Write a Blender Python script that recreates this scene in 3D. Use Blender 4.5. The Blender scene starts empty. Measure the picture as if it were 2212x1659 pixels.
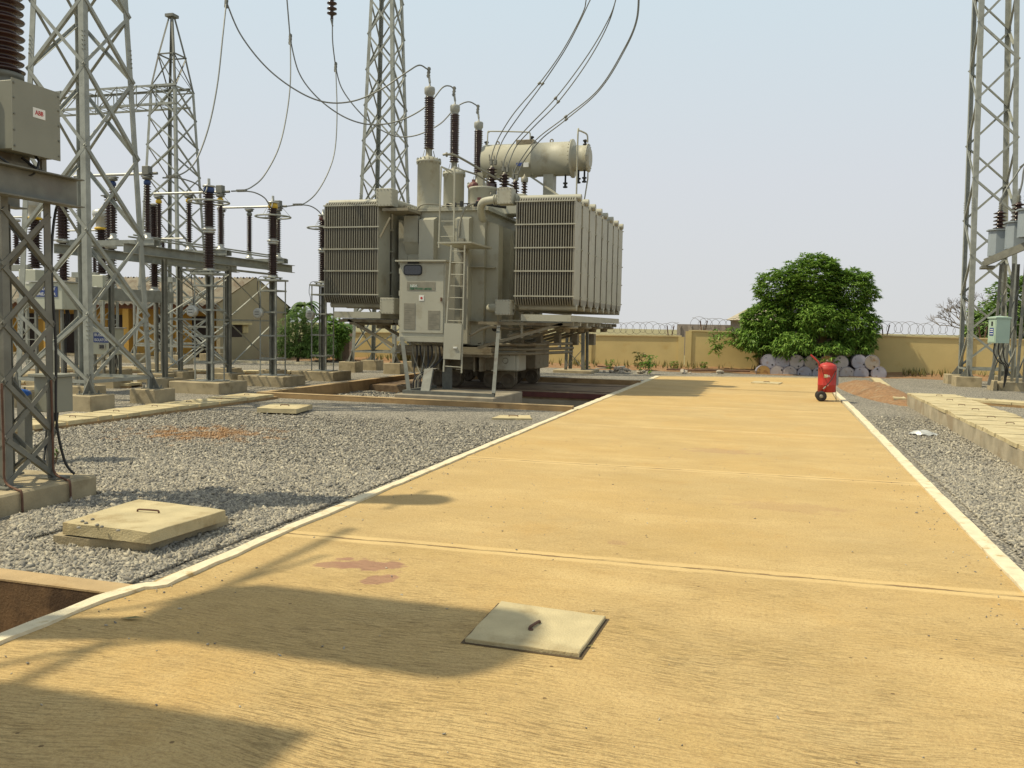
import bpy, math, random
import numpy as np
from mathutils import Vector, Matrix
S = bpy.context.scene
COL = S.collection
rad = math.radians
# ------------------------------------------------------------------ camera
FPX, PIT, YAW, ROLL, EYE = 1880., rad(3.85), rad(16.55), rad(1.1), 1.85
cp, sp, cy_, sy_ = math.cos(PIT), math.sin(PIT), math.cos(YAW), math.sin(YAW)
fw = Vector((-sy_*cp, cy_*cp, -sp)); r0 = Vector((cy_, sy_, 0)); u0 = r0.cross(fw)
RT = r0*math.cos(ROLL)+u0*math.sin(ROLL); UP = -r0*math.sin(ROLL)+u0*math.cos(ROLL)
CAMP = Vector((0, 0, EYE))
cam = bpy.data.objects.new('camera', bpy.data.cameras.new('camera')); COL.objects.link(cam)
cam.matrix_world = Matrix(((RT.x, UP.x, -fw.x, 0), (RT.y, UP.y, -fw.y, 0), (RT.z, UP.z, -fw.z, EYE), (0, 0, 0, 1)))
cam.data.sensor_width = 36; cam.data.lens = FPX/2212*36
cam.data.clip_start = .05; cam.data.clip_end = 3000
S.camera = cam
# ------------------------------------------------------------------ sky, sun, exposure
SUNV = Vector((-.62, -.24, 1)).normalized()
EL = math.asin(SUNV.z); AZ = math.atan2(SUNV.x, SUNV.y)
w = bpy.data.worlds.new('World'); S.world = w; w.use_nodes = True
nt = w.node_tree; nt.nodes.clear()
sky = nt.nodes.new('ShaderNodeTexSky'); sky.sky_type = 'NISHITA'; sky.sun_disc = False
sky.sun_elevation = EL; sky.sun_rotation = AZ; sky.air_density = 1.0; sky.dust_density = 5; sky.ozone_density = 2.5
pale = nt.nodes.new('ShaderNodeMixRGB'); pale.blend_type = 'MIX'; pale.inputs[0].default_value = .95
tc = nt.nodes.new('ShaderNodeTexCoord'); sep = nt.nodes.new('ShaderNodeSeparateXYZ')
rmp = nt.nodes.new('ShaderNodeValToRGB')
nt.links.new(tc.outputs['Generated'], sep.inputs[0]); nt.links.new(sep.outputs['Z'], rmp.inputs[0])
e = rmp.color_ramp.elements
e[0].position = .0; e[0].color = (7.1, 7.2, 7.2, 1)
e[1].position = .42; e[1].color = (6.4, 7.8, 8.5, 1)
ne = rmp.color_ramp.elements.new(.75); ne.color = (5.6, 5.9, 5.8, 1)
ne = rmp.color_ramp.elements.new(.16); ne.color = (7.0, 7.35, 7.75, 1)
nt.links.new(sky.outputs[0], pale.inputs[1]); nt.links.new(rmp.outputs[0], pale.inputs[2])
bg = nt.nodes.new('ShaderNodeBackground'); bg.inputs[1].default_value = .1
wo = nt.nodes.new('ShaderNodeOutputWorld')
nt.links.new(pale.outputs[0], bg.inputs[0]); nt.links.new(bg.outputs[0], wo.inputs[0])
sl = bpy.data.lights.new('sun', 'SUN'); sl.energy = 4.4; sl.angle = rad(.9); sl.color = (1, .89, .64)
so = bpy.data.objects.new('sun', sl); COL.objects.link(so)
so.rotation_euler = SUNV.to_track_quat('Z', 'Y').to_euler(); so.location = (-20, -10, 30)
S.view_settings.view_transform = 'Standard'; S.view_settings.look = 'None'
S.view_settings.exposure = 0.0; S.view_settings.gamma = 1

# ------------------------------------------------------------------ measuring helpers: a sight line met with a plane of known depth
def ray(x, y): return fw+RT*((x-1106)/FPX)-UP*((y-829.5)/FPX)
def at(x, y, X=None, Y=None, z=None):
    d = ray(x, y)
    t = X/d.x if X is not None else (Y/d.y if Y is not None else (z-EYE)/d.z)
    return CAMP+d*t
rnd = random.Random(7)

# ------------------------------------------------------------------ materials
MATS = {}
def mat(name, c, rough=.7, metal=0., var=.15, vs=3., bump=.0, bs=40., c2=None, s2=.8, t2=.55, spec=.5, stretch=None, coat=0, seed=0):
    """procedural surface: base colour with a noise variation, optional patches of a second colour, optional bump"""
    if name in MATS: return MATS[name]
    m = bpy.data.materials.new(name); m.use_nodes = True; MATS[name] = m
    t = m.node_tree; b = t.nodes['Principled BSDF']; L = t.links.new
    b.inputs['Roughness'].default_value = rough; b.inputs['Metallic'].default_value = metal
    b.inputs['Specular IOR Level'].default_value = spec
    if coat: b.inputs['Coat Weight'].default_value = coat; b.inputs['Coat Roughness'].default_value = .15
    g = t.nodes.new('ShaderNodeNewGeometry'); mp = t.nodes.new('ShaderNodeMapping')
    L(g.outputs['Position'], mp.inputs[0]); mp.inputs['Location'].default_value = (seed, seed*2, 0)
    if stretch: mp.inputs['Scale'].default_value = stretch
    n = t.nodes.new('ShaderNodeTexNoise'); n.inputs['Scale'].default_value = vs; n.inputs['Detail'].default_value = 6
    L(mp.outputs[0], n.inputs[0])
    r = t.nodes.new('ShaderNodeMapRange'); L(n.outputs[0], r.inputs[0])
    r.inputs[1].default_value = .3; r.inputs[2].default_value = .7
    r.inputs[3].default_value = 1-var; r.inputs[4].default_value = 1+var
    x = t.nodes.new('ShaderNodeVectorMath'); x.operation = 'SCALE'
    x.inputs[0].default_value = c; L(r.outputs[0], x.inputs['Scale'])
    out = x.outputs[0]
    if c2:
        n2 = t.nodes.new('ShaderNodeTexNoise'); n2.inputs['Scale'].default_value = s2; n2.inputs['Detail'].default_value = 8
        n2.inputs['Roughness'].default_value = .65; L(mp.outputs[0], n2.inputs[0])
        r2 = t.nodes.new('ShaderNodeMapRange'); r2.inputs[1].default_value = t2; r2.inputs[2].default_value = t2+.12
        L(n2.outputs[0], r2.inputs[0])
        mx = t.nodes.new('ShaderNodeMixRGB'); L(r2.outputs[0], mx.inputs[0]); L(out, mx.inputs[1]); mx.inputs[2].default_value = (*c2, 1)
        out = mx.outputs[0]
    L(out, b.inputs['Base Color'])
    if bump:
        nb = t.nodes.new('ShaderNodeTexNoise'); nb.inputs['Scale'].default_value = bs; nb.inputs['Detail'].default_value = 5
        L(mp.outputs[0], nb.inputs[0]); bu = t.nodes.new('ShaderNodeBump'); bu.inputs['Strength'].default_value = bump
        bu.inputs['Distance'].default_value = .01; L(nb.outputs[0], bu.inputs['Height']); L(bu.outputs[0], b.inputs['Normal'])
    return m
STEEL = mat('galvanised_steel', (.29, .30, .265), .55, .15, .18, 5, .1, 60, c2=(.22, .225, .195), s2=1.5)
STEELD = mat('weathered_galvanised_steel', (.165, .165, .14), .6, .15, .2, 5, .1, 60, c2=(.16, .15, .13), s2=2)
STEELSHADE = mat('shaded_galvanised_steel', (.13, .135, .12), .65, .1, .2, 6, c2=(.09, .08, .065), s2=3)  # galvanised steel with shade put into its colour, for frame legs and ducts
ALU = mat('aluminium', (.46, .46, .42), .4, .4, .06, 4)
CABLE = mat('stranded_conductor', (.20, .205, .19), .5, .5, .1, 20)
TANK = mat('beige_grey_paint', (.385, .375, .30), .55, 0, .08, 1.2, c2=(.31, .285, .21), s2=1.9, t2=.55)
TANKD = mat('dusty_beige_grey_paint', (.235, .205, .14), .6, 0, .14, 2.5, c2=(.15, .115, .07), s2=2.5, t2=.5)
FINM = mat('radiator_paint', (.225, .21, .165), .5, 0, .06, 1.0, c2=(.185, .16, .11), s2=1.2, t2=.58)
PORC = mat('brown_porcelain', (.038, .016, .013), .22, 0, .2, 3, coat=.3)
PORCD = mat('dark_brown_porcelain', (.035, .016, .013), .25, 0, .2, 3, coat=.3)
CONC = mat('weathered_concrete', (.37, .305, .19), .9, 0, .18, 4, .5, 60, c2=(.25, .20, .115), s2=2.2)
CONCB = mat('laterite_stained_concrete', (.33, .215, .10), .9, 0, .2, 3, .5, 50, c2=(.19, .115, .05), s2=1.6)
CONCG = mat('grey_concrete', (.27, .235, .175), .9, 0, .18, 3, .4, 50, c2=(.19, .155, .105), s2=1.5)
SLAB = mat('pale_cover_concrete', (.50, .42, .245), .88, 0, .14, 4, .6, 70, c2=(.38, .30, .16), s2=2.4, t2=.53)
KERB = mat('painted_kerb', (.68, .60, .42), .9, 0, .12, 9, .7, 60, c2=(.46, .34, .16), s2=6, t2=.56)
WALLM = mat('ochre_wall_paint', (.58, .455, .20), .9, 0, .07, 1.2, .25, 30, c2=(.52, .37, .14), s2=.9, t2=.6)
COPE = mat('coping_render', (.58, .47, .24), .9, 0, .12, 3, .2, 30)
YEL = mat('orange_yellow_wall_paint', (.50, .285, .055), .88, 0, .08, 1.5)
GABLE = mat('beige_render', (.36, .30, .185), .92, 0, .08, 1.0, .3, 30, c2=(.29, .23, .13), s2=1.1, t2=.6)
ROOFM = mat('weathered_corrugated_sheet', (.30, .26, .19), .75, .1, .2, 1.5, c2=(.20, .15, .10), s2=1.3, t2=.5)
DARK = mat('dark_interior', (.03, .018, .012), .8)
MAROON = mat('maroon_rail_paint', (.09, .022, .017), .6, 0, .2, 5)
REDV = mat('faded_red_paint', (.15, .055, .05), .6, 0, .2, 8)
RED = mat('extinguisher_red', (.43, .03, .022), .5, 0, .15, 6, c2=(.36, .05, .035), s2=3, t2=.55)
RUB = mat('rubber', (.025, .022, .02), .8)
BLK = mat('black_parts', (.02, .02, .02), .6)
WHT = mat('white_plate', (.70, .70, .66), .6)
BLUE = mat('blue_sign', (.03, .06, .22), .5)
BLUER = mat('blue_band', (.02, .045, .14), .5)
YELR = mat('yellow_band', (.62, .40, .03), .5)
REDL = mat('red_lettering', (.45, .03, .03), .6)
GRNL = mat('green_lettering', (.015, .13, .05), .6)
PLATE = mat('greyed_label_plate', (.24, .225, .175), .5, .2, .12, 8)
GLASS = mat('dark_window_glass', (.02, .022, .028), .12, 0, .2, 3, spec=.8)
GREYB = mat('grey_green_box_paint', (.235, .235, .185), .55, 0, .08, 2)
CREAM = mat('kiosk_cream_paint', (.44, .45, .36), .5, 0, .05, 2, c2=(.36, .35, .27), s2=2, t2=.6)
GREENB = mat('pale_green_cabinet_paint', (.36, .47, .38), .5, 0, .05, 2)
GREYC = mat('grey_tank_paint', (.27, .31, .34), .5, .1, .08, 2)
RUST = mat('rusty_scaffold_steel', (.14, .075, .05), .8, .2, .3, 8)
WOODM = mat('old_timber', (.26, .19, .11), .9, 0, .3, 6)
RUBBLE = mat('rubble_stone', (.40, .35, .28), .9, 0, .3, 4)
DRUMM = [mat('drum_lid_%s' % n, c, .6, .1, .12, 4, c2=c2, s2=5, t2=.55, seed=i*3.1) for i, (n, c, c2) in enumerate([
    ('grey_blue', (.34, .33, .38), (.28, .22, .20)), ('pale_grey', (.42, .38, .37), (.33, .25, .18)),
    ('ochre', (.42, .25, .08), (.25, .12, .04)), ('grey_brown', (.33, .28, .23), (.26, .16, .08))])]
BARK = mat('bark', (.16, .12, .08), .95, 0, .3, 10, .6, 30)
BAG = mat('clear_plastic_film', (.42, .43, .42), .3, 0, .1, 20)
# leaves
def leafmat(name, c, c2):
    m = bpy.data.materials.new(name); m.use_nodes = True
    t = m.node_tree; b = t.nodes['Principled BSDF']; L = t.links.new
    g = t.nodes.new('ShaderNodeNewGeometry'); rp = t.nodes.new('ShaderNodeMixRGB')
    L(g.outputs['Random Per Island'], rp.inputs[0]); rp.inputs[1].default_value = (*c, 1); rp.inputs[2].default_value = (*c2, 1)
    L(rp.outputs[0], b.inputs['Base Color']); b.inputs['Roughness'].default_value = .5
    b.inputs['Specular IOR Level'].default_value = .35
    tr = t.nodes.new('ShaderNodeBsdfTranslucent'); L(rp.outputs[0], tr.inputs[0])
    mx = t.nodes.new('ShaderNodeMixShader'); mx.inputs[0].default_value = .25
    L(b.outputs[0], mx.inputs[1]); L(tr.outputs[0], mx.inputs[2]); L(mx.outputs[0], t.nodes['Material Output'].inputs[0])
    return m
LEAF = leafmat('mango_leaf', (.09, .20, .025), (.25, .38, .07))
LEAF2 = leafmat('feathery_leaf', (.12, .22, .05), (.24, .35, .10))
LEAF3 = leafmat('banana_leaf', (.06, .13, .03), (.17, .24, .08))
WEED = leafmat('dry_weed', (.10, .13, .03), (.28, .22, .09))

# ------------------------------------------------------------------ mesh builder
def V(p): return Vector(p)
class MB:
    def __init__(s): s.v = []; s.f = []; s.sm = []
    def add(s, vs, fs, smooth=False):
        k = len(s.v); s.v += [tuple(p) for p in vs]; s.f += [tuple(i+k for i in f) for f in fs]; s.sm += [smooth]*len(fs); return s
    def box(s, a, b, bev=0):
        (x0, y0, z0), (x1, y1, z1) = [(min(i, j)) for i, j in zip(a, b)], [max(i, j) for i, j in zip(a, b)]
        if bev:
            h = bev
            ring = lambda z, o: [(x0+o, y0, z), (x1-o, y0, z), (x1, y0+o, z), (x1, y1-o, z), (x1-o, y1, z), (x0+o, y1, z), (x0, y1-o, z), (x0, y0+o, z)]
            def ring2(z): return [(x0+h*1.5, y0+h, z), (x1-h*1.5, y0+h, z), (x1-h, y0+h*1.5, z), (x1-h, y1-h*1.5, z), (x1-h*1.5, y1-h, z), (x0+h*1.5, y1-h, z), (x0+h, y1-h*1.5, z), (x0+h, y0+h*1.5, z)]
            vs = ring2(z0)+ring(z0+h, h)+ring(z1-h, h)+ring2(z1)
            fs = [tuple(reversed(range(8))), tuple(range(24, 32))]
            for k in range(3):
                for i in range(8): fs.append((k*8+i, k*8+(i+1) % 8, k*8+8+(i+1) % 8, k*8+8+i))
            return s.add(vs, fs)
        vs = [(x0, y0, z0), (x1, y0, z0), (x1, y1, z0), (x0, y1, z0), (x0, y0, z1), (x1, y0, z1), (x1, y1, z1), (x0, y1, z1)]
        return s.add(vs, [(0, 3, 2, 1), (4, 5, 6, 7), (0, 1, 5, 4), (1, 2, 6, 5), (2, 3, 7, 6), (3, 0, 4, 7)])
    def bar(s, p, q, w, h=None, up=(0, 0, 1)):
        p, q = V(p), V(q); h = h or w; d = (q-p).normalized(); up = V(up)
        if abs(d.dot(up)) > .98: up = V((1, 0, 0)) if abs(d.x) < .9 else V((0, 1, 0))
        a = d.cross(up).normalized(); b = a.cross(d).normalized(); a = a*w/2; b = b*h/2
        vs = [p-a-b, p+a-b, p+a+b, p-a+b, q-a-b, q+a-b, q+a+b, q-a+b]
        return s.add(vs, [(0, 3, 2, 1), (4, 5, 6, 7), (0, 1, 5, 4), (1, 2, 6, 5), (2, 3, 7, 6), (3, 0, 4, 7)])
    def angle(s, p, q, w, o1, o2, t=.012):
        """steel angle from p to q, its two flanges running along o1 and o2"""
        p, q = V(p), V(q); d = (q-p).normalized()
        o1 = V(o1); o1 = (o1-d*o1.dot(d)).normalized(); o2 = V(o2); o2 = (o2-d*o2.dot(d)); o2 = (o2-o1*o2.dot(o1)).normalized()
        pts = [o1*0, o1*w, o1*w+o2*t, o1*t+o2*t, o1*t+o2*w, o2*w]
        vs = [p+a for a in pts]+[q+a for a in pts]
        return s.add(vs, [(0, 1, 2, 3), (0, 3, 4, 5), (9, 8, 7, 6), (11, 10, 9, 6)]+[(i, (i+1) % 6, (i+1) % 6+6, i+6) for i in range(6)])
    def tube(s, pts, r, n=8, cap=True):
        pts = [V(p) for p in pts]; k = len(pts); vs = []; fs = []
        rs = r if isinstance(r, (list, tuple)) else [r]*k
        d = (pts[1]-pts[0]).normalized(); ref = V((0, 0, 1)) if abs(d.z) < .9 else V((1, 0, 0)); a = d.cross(ref).normalized()
        for i, p in enumerate(pts):
            d = (pts[min(i+1, k-1)]-pts[max(i-1, 0)]).normalized()
            a = (a-d*a.dot(d)).normalized(); b = d.cross(a)
            for j in range(n):
                t = 2*math.pi*j/n; vs.append(p+(a*math.cos(t)+b*math.sin(t))*rs[i])
        for i in range(k-1):
            for j in range(n): fs.append((i*n+j, i*n+(j+1) % n, (i+1)*n+(j+1) % n, (i+1)*n+j))
        s.add(vs, fs, True)
        if cap: s.add(vs[:n], [tuple(reversed(range(n)))]); s.add(vs[-n:], [tuple(range(n))])
        return s
    def lathe(s, prof, base, axis=(0, 0, 1), n=20, smooth=True):
        """prof: (radius, height) along the axis"""
        base = V(base); ax = V(axis).normalized(); ref = V((1, 0, 0)) if abs(ax.x) < .9 else V((0, 1, 0))
        a = ax.cross(ref).normalized(); b = ax.cross(a); vs = []; fs = []
        for (r, h) in prof:
            for j in range(n):
                t = 2*math.pi*j/n; vs.append(base+ax*h+(a*math.cos(t)+b*math.sin(t))*r)
        for i in range(len(prof)-1):
            for j in range(n): fs.append((i*n+j, i*n+(j+1) % n, (i+1)*n+(j+1) % n, (i+1)*n+j))
        s.add(vs, fs, smooth)
        s.add(vs[:n], [tuple(range(n))]); s.add(vs[-n:], [tuple(range(n))]); return s
    def torus(s, c, R, r, axis=(0, 0, 1), n=40, m=8):
        ax = V(axis).normalized(); ref = V((1, 0, 0)) if abs(ax.x) < .9 else V((0, 1, 0)); a = ax.cross(ref).normalized(); b = ax.cross(a)
        pts = [V(c)+(a*math.cos(2*math.pi*i/n)+b*math.sin(2*math.pi*i/n))*R for i in range(n)]
        vs = []; fs = []
        for i, p in enumerate(pts):
            o = (p-V(c)).normalized()
            for j in range(m): t = 2*math.pi*j/m; vs.append(p+(o*math.cos(t)+ax*math.sin(t))*r)
        for i in range(n):
            for j in range(m): fs.append((i*m+j, i*m+(j+1) % m, ((i+1) % n)*m+(j+1) % m, ((i+1) % n)*m+j))
        return s.add(vs, fs, True)
    def build(s, name, material, parent=None, loc=None):
        """one mesh object; vertices are given in world space (or in the thing's own space when the thing sits at the origin)"""
        root = parent
        while root is not None and root.parent is not None: root = root.parent
        if root is not None: off = root.location.copy()
        elif loc is not None: off = V(loc)
        else:
            A = np.array(s.v); off = V(((A[:, 0].min()+A[:, 0].max())/2, (A[:, 1].min()+A[:, 1].max())/2, A[:, 2].min()))
        me = bpy.data.meshes.new(name)
        me.from_pydata([(v[0]-off.x, v[1]-off.y, v[2]-off.z) for v in s.v], [], s.f)
        me.polygons.foreach_set('use_smooth', s.sm); me.materials.append(material); me.update()
        o = bpy.data.objects.new(name, me); COL.objects.link(o)
        if parent is not None: o.parent = parent
        else: o.location = off
        return o
def tag(o, label=None, cat=None, group=None, kind=None):
    if label: o['label'] = label
    if cat: o['category'] = cat
    if group: o['group'] = group
    if kind: o['kind'] = kind
    return o
def empty(name, loc, label, cat, group=None):
    o = bpy.data.objects.new(name, None); COL.objects.link(o); o.location = loc; o.empty_display_size = .3
    return tag(o, label, cat, group)
def copy_tree(o, loc, label, parent=None):
    def rec(a, par):
        c = a.copy(); COL.objects.link(c); c.parent = par
        for ch in [x for x in bpy.data.objects if x.parent == a]: rec(ch, c)
        return c
    c = rec(o, None); c.location = loc; c['label'] = label; return c
def struct(mb, name, m): return tag(mb.build(name, m), kind='structure')
def text_mb(txt, org, size, ax, up, nrm, depth=.004, width=None):
    """raised lettering as real geometry: ax = reading direction, up, nrm = outward"""
    cu = bpy.data.curves.new('lettering', 'FONT'); cu.body = txt; cu.size = size; cu.extrude = depth/2; cu.resolution_u = 2
    cu.align_x = 'CENTER'; cu.align_y = 'CENTER'; cu.offset = size*.012
    o = bpy.data.objects.new('lettering', cu); COL.objects.link(o); bpy.context.view_layer.update()
    me = bpy.data.meshes.new_from_object(o.evaluated_get(bpy.context.evaluated_depsgraph_get()))
    ax, up, nrm, org = V(ax), V(up), V(nrm), V(org); vs = [v.co.copy() for v in me.vertices]
    k = 1.
    if width and vs: k = width/(max(v.x for v in vs)-min(v.x for v in vs))
    m = MB(); m.add([org+ax*(v.x*k)+up*v.y+nrm*v.z for v in vs], [tuple(p.vertices) for p in me.polygons])
    bpy.data.objects.remove(o); bpy.data.curves.remove(cu); bpy.data.meshes.remove(me)
    return m
def sheds(h, n, rc, rs, h0=0., small=None):
    """insulator profile: core radius rc, shed radius rs, n sheds over height h (small: radius of the in-between sheds)"""
    p = [(rc, h0)]; st = h/n
    for i in range(n):
        z = h0+i*st; R = small if (small and i % 2) else rs
        p += [(rc, z+st*.18), (R*.97, z+st*.30), (R, z+st*.42), (rc+.2*(R-rc), z+st*.72), (rc, z+st*.85)]
    return p+[(rc, h0+h)]
def smooth_path(P, n=10):
    P = [V(p) for p in P]; out = []
    for i in range(len(P)-1):
        a = P[max(i-1, 0)]; b = P[i]; c = P[i+1]; d = P[min(i+2, len(P)-1)]
        for k in range(n):
            t = k/n; out.append(.5*((2*b)+(c-a)*t+(2*a-5*b+4*c-d)*t*t+(3*b-a-3*c+d)*t**3))
    return out+[P[-1]]

# ================================================================== THE GROUND
KL, KR = -4.12, 1.80           # edges of the concrete road
PX0, PX1, PY0, PY1 = -11.95, -4.28, 18.95, 29.1     # the transformer pit (inner faces)
QX0, QX1, QY0, QY1 = -11.0, -4.18, -7.0, 4.72       # the pit of the next bay, at the left edge
JIT = random.Random(3)
def gravel_mat(name, stone=(.46, .415, .33), dark=(.13, .12, .10), sc=34):
    m = bpy.data.materials.new(name); m.use_nodes = True
    t = m.node_tree; b = t.nodes['Principled BSDF']; L = t.links.new
    b.inputs['Roughness'].default_value = .9
    g = t.nodes.new('ShaderNodeNewGeometry')
    vo = t.nodes.new('ShaderNodeTexVoronoi'); vo.inputs['Scale'].default_value = sc; L(g.outputs['Position'], vo.inputs[0])
    hs = t.nodes.new('ShaderNodeSeparateColor'); L(vo.outputs['Color'], hs.inputs[0])
    r = t.nodes.new('ShaderNodeValToRGB'); L(hs.outputs[0], r.inputs[0])
    el = r.color_ramp.elements; el[0].color = (*[c*.5 for c in stone], 1); el[1].color = (*[c*1.5 for c in stone], 1)
    q = r.color_ramp.elements.new(.55); q.color = (*stone, 1)
    d = t.nodes.new('ShaderNodeMapRange'); L(vo.outputs['Distance'], d.inputs[0]); d.inputs[1].default_value = .25; d.inputs[2].default_value = .7
    d.inputs[3].default_value = 0; d.inputs[4].default_value = 1
    mx = t.nodes.new('ShaderNodeMixRGB'); L(d.outputs[0], mx.inputs[0]); L(r.outputs[0], mx.inputs[1]); mx.inputs[2].default_value = (*dark, 1)
    # large soft tone patches, and laterite dust in a few places
    n = t.nodes.new('ShaderNodeTexNoise'); n.inputs['Scale'].default_value = .5; n.inputs['Detail'].default_value = 5; L(g.outputs['Position'], n.inputs[0])
    nr = t.nodes.new('ShaderNodeMapRange'); L(n.outputs[0], nr.inputs[0]); nr.inputs[1].default_value = .3; nr.inputs[2].default_value = .7; nr.inputs[3].default_value = .85; nr.inputs[4].default_value = 1.12
    sc_ = t.nodes.new('ShaderNodeVectorMath'); sc_.operation = 'SCALE'; L(mx.outputs[0], sc_.inputs[0]); L(nr.outputs[0], sc_.inputs['Scale'])
    out = sc_.outputs[0]
    sx = t.nodes.new('ShaderNodeSeparateXYZ'); L(g.outputs['Position'], sx.inputs[0])
    def blob(cx, cy, rx, ry, prev, strength=.75):
        def mth(op, a, bb):
            k = t.nodes.new('ShaderNodeMath'); k.operation = op
            for i, z in enumerate((a, bb)):
                if isinstance(z, (int, float)): k.inputs[i].default_value = z
                elif z is not None: L(z, k.inputs[i])
            return k.outputs[0]
        dx = mth('DIVIDE', mth('SUBTRACT', sx.outputs[0], cx), rx); dy = mth('DIVIDE', mth('SUBTRACT', sx.outputs[1], cy), ry)
        dd = mth('ADD', mth('MULTIPLY', dx, dx), mth('MULTIPLY', dy, dy))
        nn = t.nodes.new('ShaderNodeTexNoise'); nn.inputs['Scale'].default_value = 5; nn.inputs['Detail'].default_value = 6; L(g.outputs['Position'], nn.inputs[0])
        dd = mth('ADD', dd, mth('MULTIPLY', mth('SUBTRACT', nn.outputs[0], .5), 3.2))
        mr = t.nodes.new('ShaderNodeMapRange'); L(dd, mr.inputs[0]); mr.inputs[1].default_value = .3; mr.inputs[2].default_value = 1.2; mr.inputs[3].default_value = strength; mr.inputs[4].default_value = 0
        q = t.nodes.new('ShaderNodeMixRGB'); L(mr.outputs[0], q.inputs[0]); L(prev, q.inputs[1]); q.inputs[2].default_value = (.33, .17, .06, 1)
        return q.outputs[0]
    for a in ((-8.9, 12.2, 1.25, 1.1), (-10.6, 12.6, 1.3, .35), (-8.6, 9.6, 1.2, .22)): out = blob(*a, out)
    L(out, b.inputs['Base Color'])
    bu = t.nodes.new('ShaderNodeBump'); bu.inputs['Strength'].default_value = 1; bu.inputs['Distance'].default_value = .03; bu.invert = True
    L(vo.outputs['Distance'], bu.inputs['Height']); L(bu.outputs[0], b.inputs['Normal'])
    return m
GRAV = gravel_mat('crushed_stone')
gz = -.035
xs = [-900, -60, PX0-.2, QX0-.2, QX1+.2, PX1+.2, KL-.02, KR+.02, 60, 900]
xs = sorted(set([-900, -60, PX0-.2, PX1+.2, QX0-.2, QX1+.2, 60, 900])); ys = sorted(set([-60, QY0-.2, QY1+.2, PY0-.2, PY1+.2, 60, 1500]))
g = MB()
for i in range(len(xs)-1):
    for j in range(len(ys)-1):
        mx_, my_ = (xs[i]+xs[i+1])/2, (ys[j]+ys[j+1])/2
        if PX0-.2 < mx_ < PX1+.2 and PY0-.2 < my_ < PY1+.2: continue
        if QX0-.2 < mx_ < QX1+.2 and QY0-.2 < my_ < QY1+.2: continue
        g.add([(xs[i], ys[j], gz), (xs[i+1], ys[j], gz), (xs[i+1], ys[j+1], gz), (xs[i], ys[j+1], gz)], [(0, 1, 2, 3)])
struct(g, 'gravel_ground', GRAV)
# loose stones lying on the near gravel: one countless mass
def stones(name, regions, n, seed, size=(.009, .021), zb=-.03, fade=None):
    R = np.random.RandomState(seed)
    ph = (1+5**.5)/2
    ico = np.array([(-1, ph, 0), (1, ph, 0), (-1, -ph, 0), (1, -ph, 0), (0, -1, ph), (0, 1, ph), (0, -1, -ph), (0, 1, -ph), (ph, 0, -1), (ph, 0, 1), (-ph, 0, -1), (-ph, 0, 1)])/1.9
    fc = np.array([(0, 11, 5), (0, 5, 1), (0, 1, 7), (0, 7, 10), (0, 10, 11), (1, 5, 9), (5, 11, 4), (11, 10, 2), (10, 7, 6), (7, 1, 8), (3, 9, 4), (3, 4, 2), (3, 2, 6), (3, 6, 8), (3, 8, 9), (4, 9, 5), (2, 4, 11), (6, 2, 10), (8, 6, 7), (9, 8, 1)])
    P = []
    while len(P) < n:
        reg = regions[R.randint(len(regions))]
        x = R.uniform(reg[0], reg[1]); y = R.uniform(reg[2], reg[3])
        if fade and R.rand() > fade(x, y): continue
        P.append((x, y))
    P = np.array(P); A = R.uniform(0, 6.283, n)
    s = R.uniform(size[0], size[1], n); s[R.rand(n) < .06] *= 1.5
    base = ico[None]*(1+R.uniform(-.42, .42, (n, 12, 1)))
    sc = np.stack([s*R.uniform(1.0, 1.9, n), s*R.uniform(.6, 1.0, n), s*R.uniform(.35, .75, n)], 1)
    v = base*sc[:, None]
    tilt = R.normal(0, .55, n); c, si = np.cos(tilt), np.sin(tilt)
    vx = v[..., 0]*c[:, None]-v[..., 2]*si[:, None]; vz = v[..., 0]*si[:, None]+v[..., 2]*c[:, None]
    ca, sa = np.cos(A), np.sin(A)
    X = vx*ca[:, None]-v[..., 1]*sa[:, None]+P[:, :1]; Y = vx*sa[:, None]+v[..., 1]*ca[:, None]+P[:, 1:2]
    Z = vz+zb+s[:, None]*R.uniform(0, .7, (n, 1))
    co = np.stack([X, Y, Z], -1).reshape(-1, 3).astype(np.float32)
    idx = (fc[None]+12*np.arange(n)[:, None, None]).reshape(-1).astype(np.int32)
    me = bpy.data.meshes.new(name); me.vertices.add(len(co)); me.vertices.foreach_set('co', co.ravel())
    me.loops.add(len(idx)); me.loops.foreach_set('vertex_index', idx); nf = len(idx)//3
    me.polygons.add(nf); me.polygons.foreach_set('loop_start', np.arange(0, nf*3, 3, dtype=np.int32)); me.polygons.foreach_set('loop_total', np.full(nf, 3, np.int32))
    me.update(calc_edges=True); me.materials.append(STONE)
    o = bpy.data.objects.new(name, me); COL.objects.link(o); return o
STONE = bpy.data.materials.new('loose_stone'); STONE.use_nodes = True
t_ = STONE.node_tree; b_ = t_.nodes['Principled BSDF']; b_.inputs['Roughness'].default_value = .85
g_ = t_.nodes.new('ShaderNodeNewGeometry'); r_ = t_.nodes.new('ShaderNodeValToRGB'); t_.links.new(g_.outputs['Random Per Island'], r_.inputs[0])
r_.color_ramp.elements[0].color = (.15, .14, .125, 1); r_.color_ramp.elements[1].color = (.50, .455, .35, 1)
q_ = r_.color_ramp.elements.new(.5); q_.color = (.29, .27, .225, 1); q_ = r_.color_ramp.elements.new(.8); q_.color = (.39, .35, .275, 1)
sxs = t_.nodes.new('ShaderNodeVectorMath'); sxs.operation = 'SUBTRACT'; t_.links.new(g_.outputs['Position'], sxs.inputs[0]); sxs.inputs[1].default_value = (-8.9, 12.2, 0)
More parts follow.
